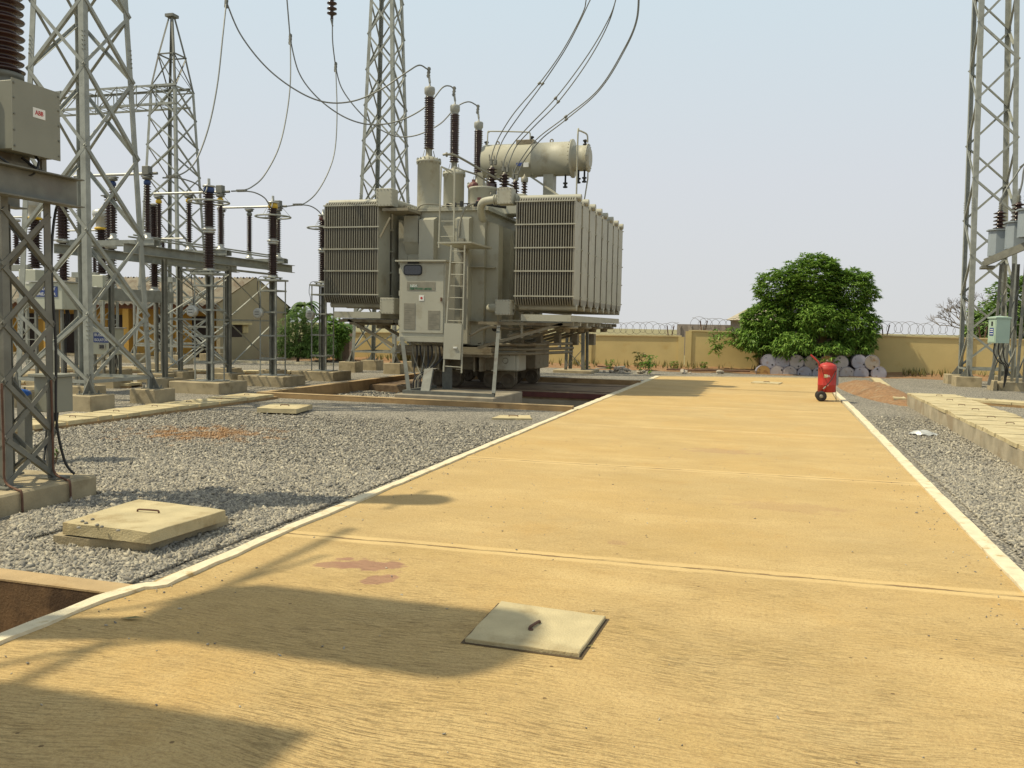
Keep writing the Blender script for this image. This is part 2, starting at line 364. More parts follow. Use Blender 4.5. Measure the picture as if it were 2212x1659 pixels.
sxd = t_.nodes.new('ShaderNodeVectorMath'); sxd.operation = 'MULTIPLY'; t_.links.new(sxs.outputs[0], sxd.inputs[0]); sxd.inputs[1].default_value = (.62, .8, 0)
sxl = t_.nodes.new('ShaderNodeVectorMath'); sxl.operation = 'LENGTH'; t_.links.new(sxd.outputs[0], sxl.inputs[0])
nsn = t_.nodes.new('ShaderNodeTexNoise'); nsn.inputs['Scale'].default_value = 3.5; nsn.inputs['Detail'].default_value = 6; t_.links.new(g_.outputs['Position'], nsn.inputs[0])
nsa = t_.nodes.new('ShaderNodeMath'); nsa.operation = 'MULTIPLY_ADD'; t_.links.new(nsn.outputs[0], nsa.inputs[0]); nsa.inputs[1].default_value = 3.4; t_.links.new(sxl.outputs['Value'], nsa.inputs[2])
nsr = t_.nodes.new('ShaderNodeMapRange'); t_.links.new(nsa.outputs[0], nsr.inputs[0])
for i_, v_ in enumerate((1.75, 2.5, .85, 0)): nsr.inputs[i_+1].default_value = v_
mxs = t_.nodes.new('ShaderNodeMixRGB'); t_.links.new(nsr.outputs[0], mxs.inputs[0]); t_.links.new(r_.outputs[0], mxs.inputs[1]); mxs.inputs[2].default_value = (.36, .19, .07, 1)
t_.links.new(mxs.outputs[0], b_.inputs['Base Color'])
def okL(x, y):
    if x > KL-.09: return 0
    if QX0-.2 < x < QX1+.2 and y < QY1+.22: return 0
    if -5.95 < x < -4.72 and 5.72 < y < 7.02: return 0
    if x < -6.72 and 5.0 < y < 7.6: return 0
    if -12.3 < x < -11.35 : return 0
    if x < -.98*y-.5: return 0
    return 1 if y < 9 else max(.0, 1-(y-9)/7)
o = stones('loose_gravel', [(-9.5, -4.3, 4.6, 10), (-12, -4.3, 9, 16), (-8, -4.3, 4.6, 8)], 140000, 1, fade=okL)
tag(o, 'angular grey crushed stone spread left of the concrete road', 'gravel', kind='stuff')
def okR(x, y):
    if x < KR+.3 or x > 3.15+(.06*(24-y)): return 0
    return 1 if y < 12 else max(0, 1-(y-12)/10)
o = stones('loose_gravel', [(2.0, 4.2, 6.3, 14), (2.0, 4.2, 10, 21)], 60000, 2, fade=okR)
tag(o, 'angular grey crushed stone between the road and the raised cable trench', 'gravel', kind='stuff')

def okG(x, y): return 1 if (x < KL+.5 or x > KR-.4) else .12
o = stones('spilled_grit', [(KL+.02, KR, 3.2, 14)], 420, 12, size=(.003, .009), zb=.001, fade=okG)
tag(o, 'small grit and chippings spilled over the road surface', 'grit', kind='stuff')
# ---- concrete road
def road_mat():
    m = bpy.data.materials.new('broomed_concrete'); m.use_nodes = True
    t = m.node_tree; b = t.nodes['Principled BSDF']; L = t.links.new; b.inputs['Roughness'].default_value = .85
    b.inputs['Specular IOR Level'].default_value = .3
    g = t.nodes.new('ShaderNodeNewGeometry'); sx = t.nodes.new('ShaderNodeSeparateXYZ'); L(g.outputs['Position'], sx.inputs[0])
    def M(op, a, bb=None, c=None):
        k = t.nodes.new('ShaderNodeMath'); k.operation = op
        for i, z in enumerate((a, bb, c)):
            if isinstance(z, (int, float)): k.inputs[i].default_value = z
            elif z is not None: L(z, k.inputs[i])
        return k.outputs[0]
    def N(scale, detail, vec=None, stretch=None, rough=.5, dist=0):
        n = t.nodes.new('ShaderNodeTexNoise'); n.inputs['Scale'].default_value = scale; n.inputs['Detail'].default_value = detail
        n.inputs['Roughness'].default_value = rough; n.inputs['Distortion'].default_value = dist
        src = vec or g.outputs['Position']
        if stretch:
            mp = t.nodes.new('ShaderNodeMapping'); mp.inputs['Scale'].default_value = stretch; L(src, mp.inputs[0]); src = mp.outputs[0]
        L(src, n.inputs[0]); return n.outputs[0]
    def MR(v, a, bb, c, d):
        k = t.nodes.new('ShaderNodeMapRange'); L(v, k.inputs[0])
        for i, z in enumerate((a, bb, c, d)): k.inputs[i+1].default_value = z
        return k.outputs[0]
    def MIX(fac, a, col):
        k = t.nodes.new('ShaderNodeMixRGB')
        if isinstance(fac, float): k.inputs[0].default_value = fac
        else: L(fac, k.inputs[0])
        if isinstance(a, tuple): k.inputs[1].default_value = (*a, 1)
        else: L(a, k.inputs[1])
        k.inputs[2].default_value = (*col, 1); return k.outputs[0]
    # wandering broom marks, running across the road
    wob = M('ADD', M('MULTIPLY', M('SUBTRACT', N(.45, 1), .5), .45), M('MULTIPLY', sx.outputs[0], .02))
    yy = M('ADD', sx.outputs[1], wob)
    cb = t.nodes.new('ShaderNodeCombineXYZ'); L(M('MULTIPLY', sx.outputs[0], 6), cb.inputs[0]); L(M('MULTIPLY', yy, 60), cb.inputs[1])
    br = N(1, 4, cb.outputs[0], rough=.6, dist=.4)
    cb2 = t.nodes.new('ShaderNodeCombineXYZ'); L(M('MULTIPLY', sx.outputs[0], 1.2), cb2.inputs[0]); L(M('MULTIPLY', yy, 5), cb2.inputs[1])
    br2 = N(1, 3, cb2.outputs[0])
    big = N(.35, 4, rough=.6); med = N(1.1, 6, stretch=(.5, 1, 1), rough=.7)
    col = MIX(MR(big, .35, .68, 0, 1), (.56, .385, .155), (.495, .368, .175))
    col = MIX(MR(med, .5, .66, 0, .9), col, (.62, .455, .21))
    col = MIX(MR(med, .3, .47, .8, 0), col, (.47, .325, .125))
    col = MIX(MR(N(.8, 5, stretch=(1, .6, 1), rough=.65), .56, .72, 0, .55), col, (.56, .34, .105))
    col = MIX(MR(br2, .5, .75, 0, .35), col, (.43, .285, .12))
    gr = N(160, 3, rough=.7); gr2 = N(45, 4, rough=.7)
    col = MIX(MR(gr2, .5, .62, 0, .7), col, (.40, .265, .115)); col = MIX(MR(gr2, .34, .46, .35, 0), col, (.66, .49, .24)); col = MIX(MR(gr, .5, .64, 0, .6), col, (.31, .21, .10))
    dk = M('MULTIPLY', MR(br, .57, .68, 0, .6), MR(N(1.1, 4), .42, .6, .1, 1))
    col = MIX(dk, col, (.31, .19, .075))
    col = MIX(MR(br, .34, .44, .22, 0), col, (.68, .49, .22))
    # broom lines: thin, wavy, reddish brown, dense close to the near slab and sparse further on
    yw = M('ADD', yy, M('MULTIPLY', M('SUBTRACT', N(.7, 1), .5), .30))
    cb3 = t.nodes.new('ShaderNodeCombineXYZ'); L(M('MULTIPLY', sx.outputs[0], 5.5), cb3.inputs[0]); L(M('MULTIPLY', yw, 88), cb3.inputs[1])
    ds = N(1, 6, cb3.outputs[0], rough=.72)
    patch = M('MULTIPLY', MR(N(.75, 4, rough=.6), .36, .62, .12, 1), MR(sx.outputs[1], 5.0, 8.5, 1, .28))
    col = MIX(M('MULTIPLY', MR(ds, .56, .68, 0, .6), patch), col, (.33, .19, .08))
    col = MIX(M('MULTIPLY', MR(ds, .36, .44, .25, 0), patch), col, (.66, .49, .24))
    # grit specks
    vo = t.nodes.new('ShaderNodeTexVoronoi'); vo.inputs['Scale'].default_value = 5; L(g.outputs['Position'], vo.inputs[0])
    hs = t.nodes.new('ShaderNodeSeparateColor'); L(vo.outputs['Color'], hs.inputs[0])
    sp_ = M('MULTIPLY', M('LESS_THAN', vo.outputs['Distance'], .055), M('GREATER_THAN', hs.outputs[1], .45))
    col = MIX(M('MULTIPLY', sp_, .8), col, (.14, .09, .04))
    # joints: a smooth trowelled band each side of a groove
    jy = M('SUBTRACT', M('SUBTRACT', sx.outputs[1], M('MULTIPLY', M('ADD', sx.outputs[0], 1), .036)), 6.75-4.75)
    jj = M('ADD', jy, M('MULTIPLY', M('SUBTRACT', N(1.6, 6, rough=.7), .5), .09))
    d = M('ABSOLUTE', M('SUBTRACT', M('MODULO', M('ADD', jj, 2.375+47.5), 4.75), 2.375))
    band = MR(M('ADD', d, M('MULTIPLY', M('SUBTRACT', N(6, 3), .5), .03)), .09, .125, 1, 0); grove = MR(M('SUBTRACT', d, M('MULTIPLY', M('SUBTRACT', N(3, 4), .45), .05)), .004, .014, 1, 0)
    col = MIX(M('MULTIPLY', band, MR(N(1.3, 4), .3, .7, .3, .7)), col, (.66, .485, .23))
    crk = M('MULTIPLY', grove, MR(N(2.2, 3), .42, .52, .15, 1))
    col = MIX(M('MULTIPLY', crk, .95), col, (.24, .15, .07))
    # spilled oil: dark reddish stains with their own shape
    def blob(cx, cy, rx, ry, prev, c, strength, ns=6., na=5.5):
        dx = M('DIVIDE', M('SUBTRACT', sx.outputs[0], cx), rx); dy = M('DIVIDE', M('SUBTRACT', sx.outputs[1], cy), ry)
        dd = M('ADD', M('ADD', M('MULTIPLY', dx, dx), M('MULTIPLY', dy, dy)), M('MULTIPLY', M('SUBTRACT', N(ns, 5), .5), na))
        return MIX(MR(dd, .7, 1.25, strength, 0), prev, c)
    for (px, py, rx, ry, st) in ((800, 1220, .27, .16, .9), (822, 1252, .09, .12, .85), (1340, 1172, .10, .07, .3), (1230, 895, .14, .3, .25), (725, 1220, .14, .10, .8), (1560, 975, .5, .25, .3), (1700, 1095, .6, .25, .2)):
        p = at(px, py, z=0); col = blob(p.x, p.y, rx, ry, col, (.34, .19, .125), st)
    L(col, b.inputs['Base Color'])
    h = M('ADD', M('MULTIPLY', br, M('SUBTRACT', 1, band)), M('MULTIPLY', grove, -2.2)); h = M('SUBTRACT', h, M('MULTIPLY', M('MULTIPLY', MR(ds, .52, .66, 0, .5), patch), M('SUBTRACT', 1, band)))
    h = M('ADD', h, M('MULTIPLY', gr2, .7))
    bu = t.nodes.new('ShaderNodeBump'); bu.inputs['Strength'].default_value = .9; bu.inputs['Distance'].default_value = .012
    L(h, bu.inputs['Height']); L(bu.outputs[0], b.inputs['Normal'])
    return m
ROAD = road_mat()
rd = MB(); ny = 60
far = lambda x: 33.7+(x+4.17)*.5
pts = []
for j in range(ny+1):
    for i in range(9):
        x = KL+(KR-KL)*i/8; y0, y1 = -8, far(x); y = y0+(y1-y0)*j/ny; pts.append((x, y, 0))
rd.add(pts, [(j*9+i, j*9+i+1, (j+1)*9+i+1, (j+1)*9+i) for j in range(ny) for i in range(8)])
# slab sides
rd.add([(KL, -8, 0), (KL, far(KL), 0), (KL, far(KL), -.3), (KL, -8, -.3)], [(0, 1, 2, 3)])
rd.add([(KR, -8, 0), (KR, far(KR), 0), (KR, far(KR), -.3), (KR, -8, -.3)], [(3, 2, 1, 0)])
struct(rd, 'concrete_road', ROAD)
def strip(name, path, wd, z0, z1, m, jit=.006, step=.25, seed=1):
    """pale edging cast along the road: path = (x, y, side offset) centre line"""
    R = random.Random(seed); P = []
    for a, b in zip(path[:-1], path[1:]):
        a, b = V(a), V(b); n = max(2, int((b-a).length/step))
        P += [a.lerp(b, k/n) for k in range(n)]
    P.append(V(path[-1])); vs = []; fs = []
    for i, p in enumerate(P):
        d = (P[min(i+1, len(P)-1)]-P[max(i-1, 0)]).normalized(); s = V((d.y, -d.x, 0))
        j1, j2 = R.gauss(0, jit), R.gauss(0, jit)
        l, r = p-s*(wd/2+j1), p+s*(wd/2+j2); zz = z1+R.gauss(0, .002)
        vs += [(l.x, l.y, z0), (l.x, l.y, zz), (r.x, r.y, zz), (r.x, r.y, z0)]
    for i in range(len(P)-1):
        for k in range(3): fs.append((i*4+k, i*4+k+1, i*4+4+k+1, i*4+4+k))
    mb = MB(); mb.add(vs, fs); return struct(mb, name, m)
strip('kerb_edge', [(-4.15, -8, 0), (-4.15, 4.6, 0), (-4.09, 4.9, 0), (-4.0, 5.0, 0), (-4.0, 5.3, 0), (-4.05, 6.6, 0), (-4.1, 11.5, 0), (-4.14, 18.9, 0)], .105, -.2, .022, KERB, seed=1)
strip('kerb_edge', [(-4.16, 18.95, 0), (-4.16, 22, 0), (-4.16, 29.4, 0), (-4.17, 33.8, 0)], .17, -.2, .018, KERB, .006, seed=2)
strip('kerb_edge', [(1.87, -8, 0), (1.87, 11.7, 0), (1.92, 22, 0), (1.88, 36.4, 0)], .14, -.2, .02, KERB, .004, .4, seed=3)
strip('kerb_edge', [(-4.2, 33.7, 0), (1.9, 36.7, 0)], .12, -.2, .02, KERB, .01, seed=4)

# ---- laterite soil in front of and beyond the boundary wall
LAT = mat('laterite_soil', (.25, .14, .065), .95, 0, .3, 14, 1., 25, c2=(.29, .20, .115), s2=4, t2=.52)
WA, WD = V((-10.1, 40.4, 0)), V((18.7, 1.1, 0)).normalized()    # boundary wall line
def wl(s, off=0.): n = V((-WD.y, WD.x, 0)); return WA+WD*s+n*off
la = MB(); n1 = 70
vs = []
for i in range(n1+1):
    s_ = -16+60*i/n1
    for k, o_ in enumerate((-2.3, -1.5, -.8, 0, 1.)):
        p = wl(s_, o_+(.35*math.sin(s_*1.7)+.2*math.sin(s_*4.1) if k == 0 else 0)); vs.append((p.x, p.y, gz+.004+(0 if k in (0,) else .05*k+.03*math.sin(s_*2.3+k))))
la.add(vs, [(i*5+k, (i+1)*5+k, (i+1)*5+k+1, i*5+k+1) for i in range(n1) for k in range(4)], True)
struct(la, 'laterite_strip', LAT)
far_g = MB(); a_, b_ = wl(-900, .6), wl(900, .6); n_ = V((-WD.y, WD.x, 0))*1400
far_g.add([(a_.x, a_.y, gz+.02), (b_.x, b_.y, gz+.02), (b_.x+n_.x, b_.y+n_.y, gz+.02), (a_.x+n_.x, a_.y+n_.y, gz+.02)], [(0, 1, 2, 3)])
struct(far_g, 'far_field', mat('dry_savanna', (.24, .21, .10), .95, 0, .3, .1, c2=(.12, .13, .05), s2=.05))
# laterite mound beside the drums
md = MB(); R_ = random.Random(5); vs = []; nn = 26
for i in range(nn+1):
    for j in range(nn+1):
        u_, v_ = i/nn*2-1, j/nn*2-1; r2 = min(1, u_*u_+v_*v_)
        z = .33*(1-r2)**1.1*(1+R_.uniform(-.12, .12))+gz-.02*(r2 >= 1)
        vs.append((3.1+u_*.8-v_*.40, 29.2+v_*5.0, z))
md.add(vs, [(i*(nn+1)+j, (i+1)*(nn+1)+j, (i+1)*(nn+1)+j+1, i*(nn+1)+j+1) for i in range(nn) for j in range(nn)], True)
struct(md, 'laterite_mound', LAT)

# ---- pits
RIM = mat('tan_rim_concrete', (.42, .30, .155), .9, 0, .15, 4, .4, 60, c2=(.33, .22, .10), s2=2.5)
def pit(x0, x1, y0, y1, depth, zt, wallm, name, label, floor_z, fm):
    r = empty(name, ((x0+x1)/2, (y0+y1)/2, 0), label, 'pit')
    w = .2
    m = MB(); m.box((x0-w, y0-w, -depth), (x1+.1, y0, zt)); m.build('front_wall', wallm, r)
    m = MB(); m.box((x0-w, y1, -depth), (x1+.1, y1+w, zt)); m.build('back_wall', wallm, r)
    m = MB(); m.box((x0-w, y0, -depth), (x0, y1, zt)); m.build('side_wall', wallm, r)
    m = MB(); m.box((x1, y0, -depth), (x1+w-.14, y1, -.03)); m.build('side_wall', wallm, r)
    m = MB(); m.box((x0-w-.003, y0-w-.003, zt+.001), (x1+.103, y0+.003, zt+.014)); m.box((x0-w-.003, y1-.003, zt+.001), (x1+.103, y1+w+.003, zt+.014)); m.box((x0-w-.003, y0+.004, zt+.001), (x0+.003, y1-.004, zt+.014)); m.build('rim', RIM, r)
    m = MB(); m.box((x0, y0, -depth-.1), (x1, y1, floor_z)); m.build('floor', fm, r)
    return r
pr_ = pit(PX0, PX1, PY0, PY1, 1., .075, CONCB, 'transformer_pit', 'sunken pit with ochre stained concrete walls around the transformer', -.85, GRAV)
pit(QX0, QX1, QY0, QY1, 1., .0, mat('shaded_stained_concrete', (.16, .095, .045), .9, 0, .25, 3, .5, 50, c2=(.07, .04, .02), s2=1.6, t2=.45), 'transformer_pit', 'dark ochre walled pit cut off by the lower left edge', -.85, CONCB)  # inner walls: stained concrete coloured darker to carry the pit's shade
# gravel heap in the pit's near left corner
hp = MB(); vs = []
for i in range(21):
    for j in range(21):
        x = PX0+.01+(3.4)*i/20; y = PY0+.01+5.2*j/20; q = max(0, 1-(i/20)**2)*1.0
        vs.append((x, y, -.84+.62*q**.6+.02*math.sin(i*2+j*3)))
hp.add(vs, [(i*21+j, (i+1)*21+j, (i+1)*21+j+1, i*21+j+1) for i in range(20) for j in range(20)])
hp.build('gravel_fill', GRAV, pr_)
o = stones('loose_gravel', [(PX0+.05, PX0+3.2, PY0+.1, PY0+5)], 5000, 8, size=(.025, .05), zb=-.27)
tag(o, 'pale stones filling the near left corner of the transformer pit', 'gravel', kind='stuff')
# rail beams in the pit
DUSTC = mat('dusty_floor_concrete', (.25, .175, .10), .95, 0, .2, 3, .4, 40, c2=(.15, .095, .055), s2=1.5, t2=.5)
m = MB(); m.box((PX0+.02, 24.62, -.9), (PX1-.01, PY1-.02, -.07)); m.build('rail_plinth', DUSTC, pr_)
m = MB(); m.box((PX0+.02, 24.57, -.9), (PX1-.012, 24.615, -.29)); m.build('plinth_face', CONCG, pr_)
m = MB(); m.box((-9.0, 24.56, -.22), (PX1-.02, 24.618, -.075)); m.build('rail', MAROON, pr_)
for yy in (25.2, 27.9):
    m = MB(); m.box((PX0+.05, yy-.035, -.069), (PX1-.02, yy+.035, -.055)); m.build('rail', mat('dusty_rail', (.12, .08, .05), .8, .1, .2, 6), pr_)

# ================================================================== COVERS AND TRENCHES
def lerp2(c, u, v): return (c[0]*(1-u)+c[1]*u)*(1-v)+(c[3]*(1-u)+c[2]*u)*v
def slab(mb, c, z0, z1, jit=.004, R=rnd, n=5):
    """cast slab on four corners c (anticlockwise), with slightly chipped edges"""
    c = [V((p[0], p[1], 0)) for p in c]; top = []; bot = []
    for k in range(4):
        a, b = c[k], c[(k+1) % 4]
        for i in range(n):
            p = a.lerp(b, i/n); q = p+V((R.gauss(0, jit), R.gauss(0, jit), 0)); top.append((q.x, q.y, z1+R.gauss(0, jit*.3))); bot.append((p.x, p.y, z0))
    N = len(top); cen = sum(c, V((0, 0, 0)))/4
    ins = [tuple(V(t)*.985+V((cen.x, cen.y, z1))*.015+V((0, 0, .004))) for t in top]
    mb.add(top+bot+ins, [tuple(range(2*N, 3*N))]+[(i, (i+1) % N, 2*N+(i+1) % N, 2*N+i) for i in range(N)]+[(N+i, N+(i+1) % N, (i+1) % N, i) for i in range(N)])
def handle(parent, p, d, L=.14, r=.006, h=.03):
    p, d = V(p), V(d).normalized(); m = MB()
    m.tube(smooth_path([p-d*L/2-V((0, 0, .01)), p-d*L/2+V((0, 0, h*.8)), p-d*L*.3+V((0, 0, h)), p+d*L*.3+V((0, 0, h)), p+d*L/2+V((0, 0, h*.8)), p+d*L/2-V((0, 0, .01))], 4), r, 6)
    return m.build('handle', RUST, parent)
# big cover on the gravel
bc = [at(330, 1172, z=.16), at(488, 1106, z=.16), at(300, 1078, z=.16), at(133, 1130, z=.16)]
bc = [V((-5.36, 5.42, 0)), V((-4.83, 5.42, 0)), V((-4.8, 6.2, 0)), V((-5.6, 6.2, 0))]
P1, P2, P3, P4 = at(135, 1129, z=.17), at(325, 1150, z=.17), at(488, 1102, z=.17), at(300, 1078, z=.17)
r = empty('inspection_cover', ((P1+P3)/2*1.0).to_tuple()[:2]+(0,), 'thick pale concrete cover raised on the gravel in the left foreground', 'cover', 'concrete inspection covers')
m = MB(); slab(m, (P1, P2, P3, P4), .075, .17, .006); m.build('slab', SLAB, r)
B1, B2, B3, B4 = at(115, 1166, z=.02), at(318, 1184, z=.02), at(497, 1126, z=.02), at(300, 1092, z=.02)
m = MB(); slab(m, (B1, B2, B3, B4), -.1, .06, .01); m.build('frame', CONC, r)
pc = at(320, 1108, z=.17); handle(r, (pc.x, pc.y, .172), (P2-P1)+V((0, .1, 0)), .2, .008, .025)
m = MB()
for (px, py) in ((170, 1140), (186, 1130), (200, 1122), (210, 1134), (220, 1138), (255, 1146), (178, 1126)):
    q = at(px, py, z=.18); m.lathe([(.0, -.005), (.018, 0), (.012, .012), (0, .016)], (q.x, q.y, .177), n=6)
m.build('loose_stone', STONE, r)
# square cover set in the road
C1, C2, C3, C4 = at(1005, 1381, z=.02), at(1250, 1414, z=.02), at(1308, 1333, z=.02), at(1081, 1300, z=.02)
r = empty('inspection_cover', ((C1.x+C3.x)/2, (C1.y+C3.y)/2, 0), 'square concrete cover with a slot handle set in the road', 'cover', 'concrete inspection covers')
m = MB(); slab(m, (C1, C2, C3, C4), -.05, .024, .0025, n=7); m.build('slab', SLAB, r)
m = MB(); e_ = .022
Gs = [V((p.x+(e_ if p.x > -1.3 else -e_), p.y+(e_ if p.y > 5.1 else -e_), 0)) for p in (C1, C2, C3, C4)]
m.add([(p.x, p.y, .003) for p in Gs], [(0, 1, 2, 3)]); m.build('gap', mat('dirt_filled_gap', (.09, .06, .03), .95), r)
pc = at(1155, 1352, z=.03); handle(r, (pc.x, pc.y, .022), (.12, .55, 0), .13, .009, .02)
m = MB(); m.lathe([(.016, 0), (.016, .008)], (pc.x-.005, pc.y-.07, .026), n=10); m.build('bolt', RUST, r)
def gcover(pts, z0, z1, lab, mt=SLAB):
    P = [at(*p, z=z1) for p in pts]
    r = empty('inspection_cover', ((P[0].x+P[2].x)/2, (P[0].y+P[2].y)/2, 0), lab, 'cover', 'concrete inspection covers')
    m = MB(); slab(m, P, z0, z1, .006); m.build('slab', mt, r)
    pc = (P[0]+P[1]+P[2]+P[3])/4; handle(r, (pc.x, pc.y, z1), (1, .1, 0), .18, .01, .03); return r
gcover([(555, 881), (640, 884), (675, 874), (590, 871)], .0, .09, 'pale concrete cover on the gravel in front of the transformer pit')
gcover([(1063, 903), (1150, 904), (1145, 897), (1078, 897)], -.06, .0, 'flat sunken concrete cover near the road edge by the pit')
gcover([(1622, 826), (1682, 829), (1690, 826), (1630, 823)], -.05, .03, 'far flat cover at the end of the road near the drums')
gcover([(1945, 876), (1946, 877), (1947, 876), (1946, 875)], -.3, -.25, 'x') if False else None
# left cable trench: a row of small cover slabs
def trench(name, A, B, wid, z0, z1, pitch, label, side=CONCB, hmod=3, wallz=None):
    A, B = V(A), V(B); d = (B-A).normalized(); s = V((d.y, -d.x, 0)); L_ = (B-A).length
    r = empty(name, ((A+B)/2).to_tuple(), label, 'cable trench')
    m = MB()
    for q in (0, 1):
        o_ = s*(wid/2-.06)*(1 if q else -1)
        m.bar(A+o_+V((0, 0, (z0+wallz)/2 if wallz else z0-.1)), B+o_+V((0, 0, (z0+wallz)/2 if wallz else z0-.1)), .12, (z0-wallz) if wallz else .2)
    m.build('side_walls', side, r)
    n = int(L_/pitch); R = random.Random(len(name)+n)
    for i in range(n):
        a = A+d*(i*pitch+.01+R.uniform(0, .006)); b = A+d*((i+1)*pitch-.01); tw = R.gauss(0, .01); dz = R.gauss(0, .008)
        oo = s*R.gauss(0, .009)
        c = [a-s*(wid/2)+oo, a+s*(wid/2)+oo, b+s*(wid/2)+oo+d*tw, b-s*(wid/2)+oo]
        m = MB(); slab(m, c, z0, z1+dz, .003, R, 3)
        ob = m.build('cover_slab', SLAB, r)
        if i % hmod == 1: handle(ob, (a+b)/2+V((0, 0, z1+dz)), s, .12, .007, .03)
    return r
trench('cable_trench', (-11.75, 7.6, 0), (-11.85, 18.6, 0), .8, .02, .085, .36, 'cable trench with pale cover slabs crossing the gravel towards the pit', wallz=-.1)
trench('cable_trench', (3.95, 6.6, 0), (4.0, 24.6, 0), 1.15, .25, .31, .45, 'raised cable trench of pale slabs right of the road', side=mat('stained_trench_concrete', (.36, .31, .22), .92, 0, .25, 3, .6, 40, c2=(.30, .235, .15), s2=1.2, t2=.5), wallz=-.1)
trench('cable_trench', (3.35, 25.2, 0), (3.9, 37.0, 0), .3, .08, .12, 1.5, 'narrow pale kerb like trench running on to the wall behind the mound', side=CONCG, wallz=-.1, hmod=99)
trench('cable_trench', (-16.6, 19.8, 0), (-30.0, 17.2, 0), .7, .02, .08, .5, 'cable trench behind the nearest lattice tower', wallz=-.1, hmod=5)
trench('cable_trench', (-16.3, 27.3, 0), (-24.5, 23.8, 0), .6, .02, .08, .5, 'cable trench between the arresters and the yellow shed', wallz=-.1, hmod=5)
trench('cable_trench', (5.0, 26.6, 0), (8.2, 24.6, 0), .8, .03, .09, .5, 'low cable trench branching off at the right edge', wallz=-.1, hmod=4)
mb = MB()
for a, b in (((-26, 33.4, 0), (-14.2, 34.6, 0)),): mb.bar(V(a)+V((0, 0, .01)), V(b)+V((0, 0, .01)), .25, .1)
struct(mb, 'yard_kerb', KERB)

# ================================================================== LATTICE TOWERS
def tower(name, c, levels, half, label, legw=.1, brw=.055, mode='X', foot=.3, footh=.3, rings=(), top_peak=None, t=.012, bolts=True, mt=STEEL, gus=True, lean=0., group='lattice gantry towers'):
    """c = centre of the base; half(z) = half width; levels = node heights (first = above the stubs)"""
    c = V(c); r = empty(name, c.to_tuple(), label, 'tower', group)
    cs = [(-1, -1), (1, -1), (1, 1), (-1, 1)]
    def pt(k, z): h = half(z); return V((c.x+cs[k][0]*h+lean*z, c.y+cs[k][1]*h, z))
    zt = levels[-1]; z0 = footh
    for k in range(4):
        m = MB(); sx, sy = cs[k]; zs = [z0]+[z for z in levels if z > z0]
        for a, b in zip(zs[:-1], zs[1:]):
            m.angle(pt(k, a), pt(k, b+.0), legw, (-sx, 0, 0), (0, -sy, 0), t)
        if bolts:
            for zz in (levels[0]+.9, levels[min(4, len(levels)-1)]+.35):
                for i in range(5):
                    p = pt(k, zz+i*.09); m.lathe([(.012, 0), (.012, .03)], p+V((sx*0-sx*.03, sy*.0, 0)), (0, sy, 0), 6, False); m.lathe([(.012, 0), (.012, .03)], p+V((0, -sy*.03, 0)), (sx, 0, 0), 6, False)
        m.build('leg', mt, r)
    for f in range(4):
        a, b = f, (f+1) % 4; m = MB()
        nrm = V(((cs[a][0]+cs[b][0])/2, (cs[a][1]+cs[b][1])/2, 0))
        for i in range(len(levels)-1):
            zl, zh = levels[i], levels[i+1]
            def br(k1, z1, k2, z2, inn):
                p, q = pt(k1, z1)+nrm*inn, pt(k2, z2)+nrm*inn; dd = (q-p).normalized()
                m.angle(p, q, brw, (0, 0, 1), -nrm, t*.7)
            if mode == 'X': br(a, zl, b, zh, .004); br(b, zl, a, zh, .004+t)
            else:
                if (i+(f % 2)) % 2: br(a, zl, b, zh, .004)
                else: br(b, zl, a, zh, .004)
            if i in rings: br(a, zl, b, zl, .006)
        if len(levels)-1 in rings: m.angle(pt(a, zt), pt(b, zt), brw, (0, 0, 1), -nrm, t*.7)
        m.build('bracing', mt, r)
    # stub gussets and footings
    for k in range(4):
        p = pt(k, z0); sx, sy = cs[k]
        if gus:
            m = MB(); gw, gh = foot*.62, .42
            hgt = levels[0]-z0 if levels[0] > z0 else gh
            for dx, dy in ((-sx, 0), (0, -sy)):
                a1 = p+V((-dx*gw*.9, -dy*gw*.9, 0)); a2 = p+V((dx*gw*.5, dy*gw*.5, 0)); tp = p+V((dx*.05, dy*.05, gh))
                nn_ = V((abs(dy), abs(dx), 0))*.008
                m.add([a1-nn_, a2-nn_, tp-nn_, a1+nn_, a2+nn_, tp+nn_], [(0, 1, 2), (5, 4, 3), (0, 3, 4, 1), (1, 4, 5, 2), (2, 5, 3, 0)])
            m.box(p+V((-gw*.8, -gw*.8, 0)), p+V((gw*.8, gw*.8, .02)))
            for bx in (-1, 1):
                for by in (-1, 1): m.lathe([(.018, 0), (.018, .06)], p+V((bx*gw*.6, by*gw*.6, .02)), n=6, smooth=False)
            m.build('base_plate', STEELD, r)
        m = MB(); m.box(p+V((-foot, -foot, -z0-.2)), p+V((foot, foot, 0)), .012); m.build('footing', CONC, r)
    return r, pt
# nearest big tower
zl = [.5, 1.87, 3.58, 5.28, 6.92, 8.3, 9.6, 10.9, 12.2, 13.5, 14.8]
tower('lattice_tower', (-14.25, 15.45, 0), zl, lambda z: .96-.036*z, 'nearest and broadest galvanised lattice tower, standing behind the current transformer at the left', .13, .07, 'X', .34, .28, rings=(0, 10), t=.016)
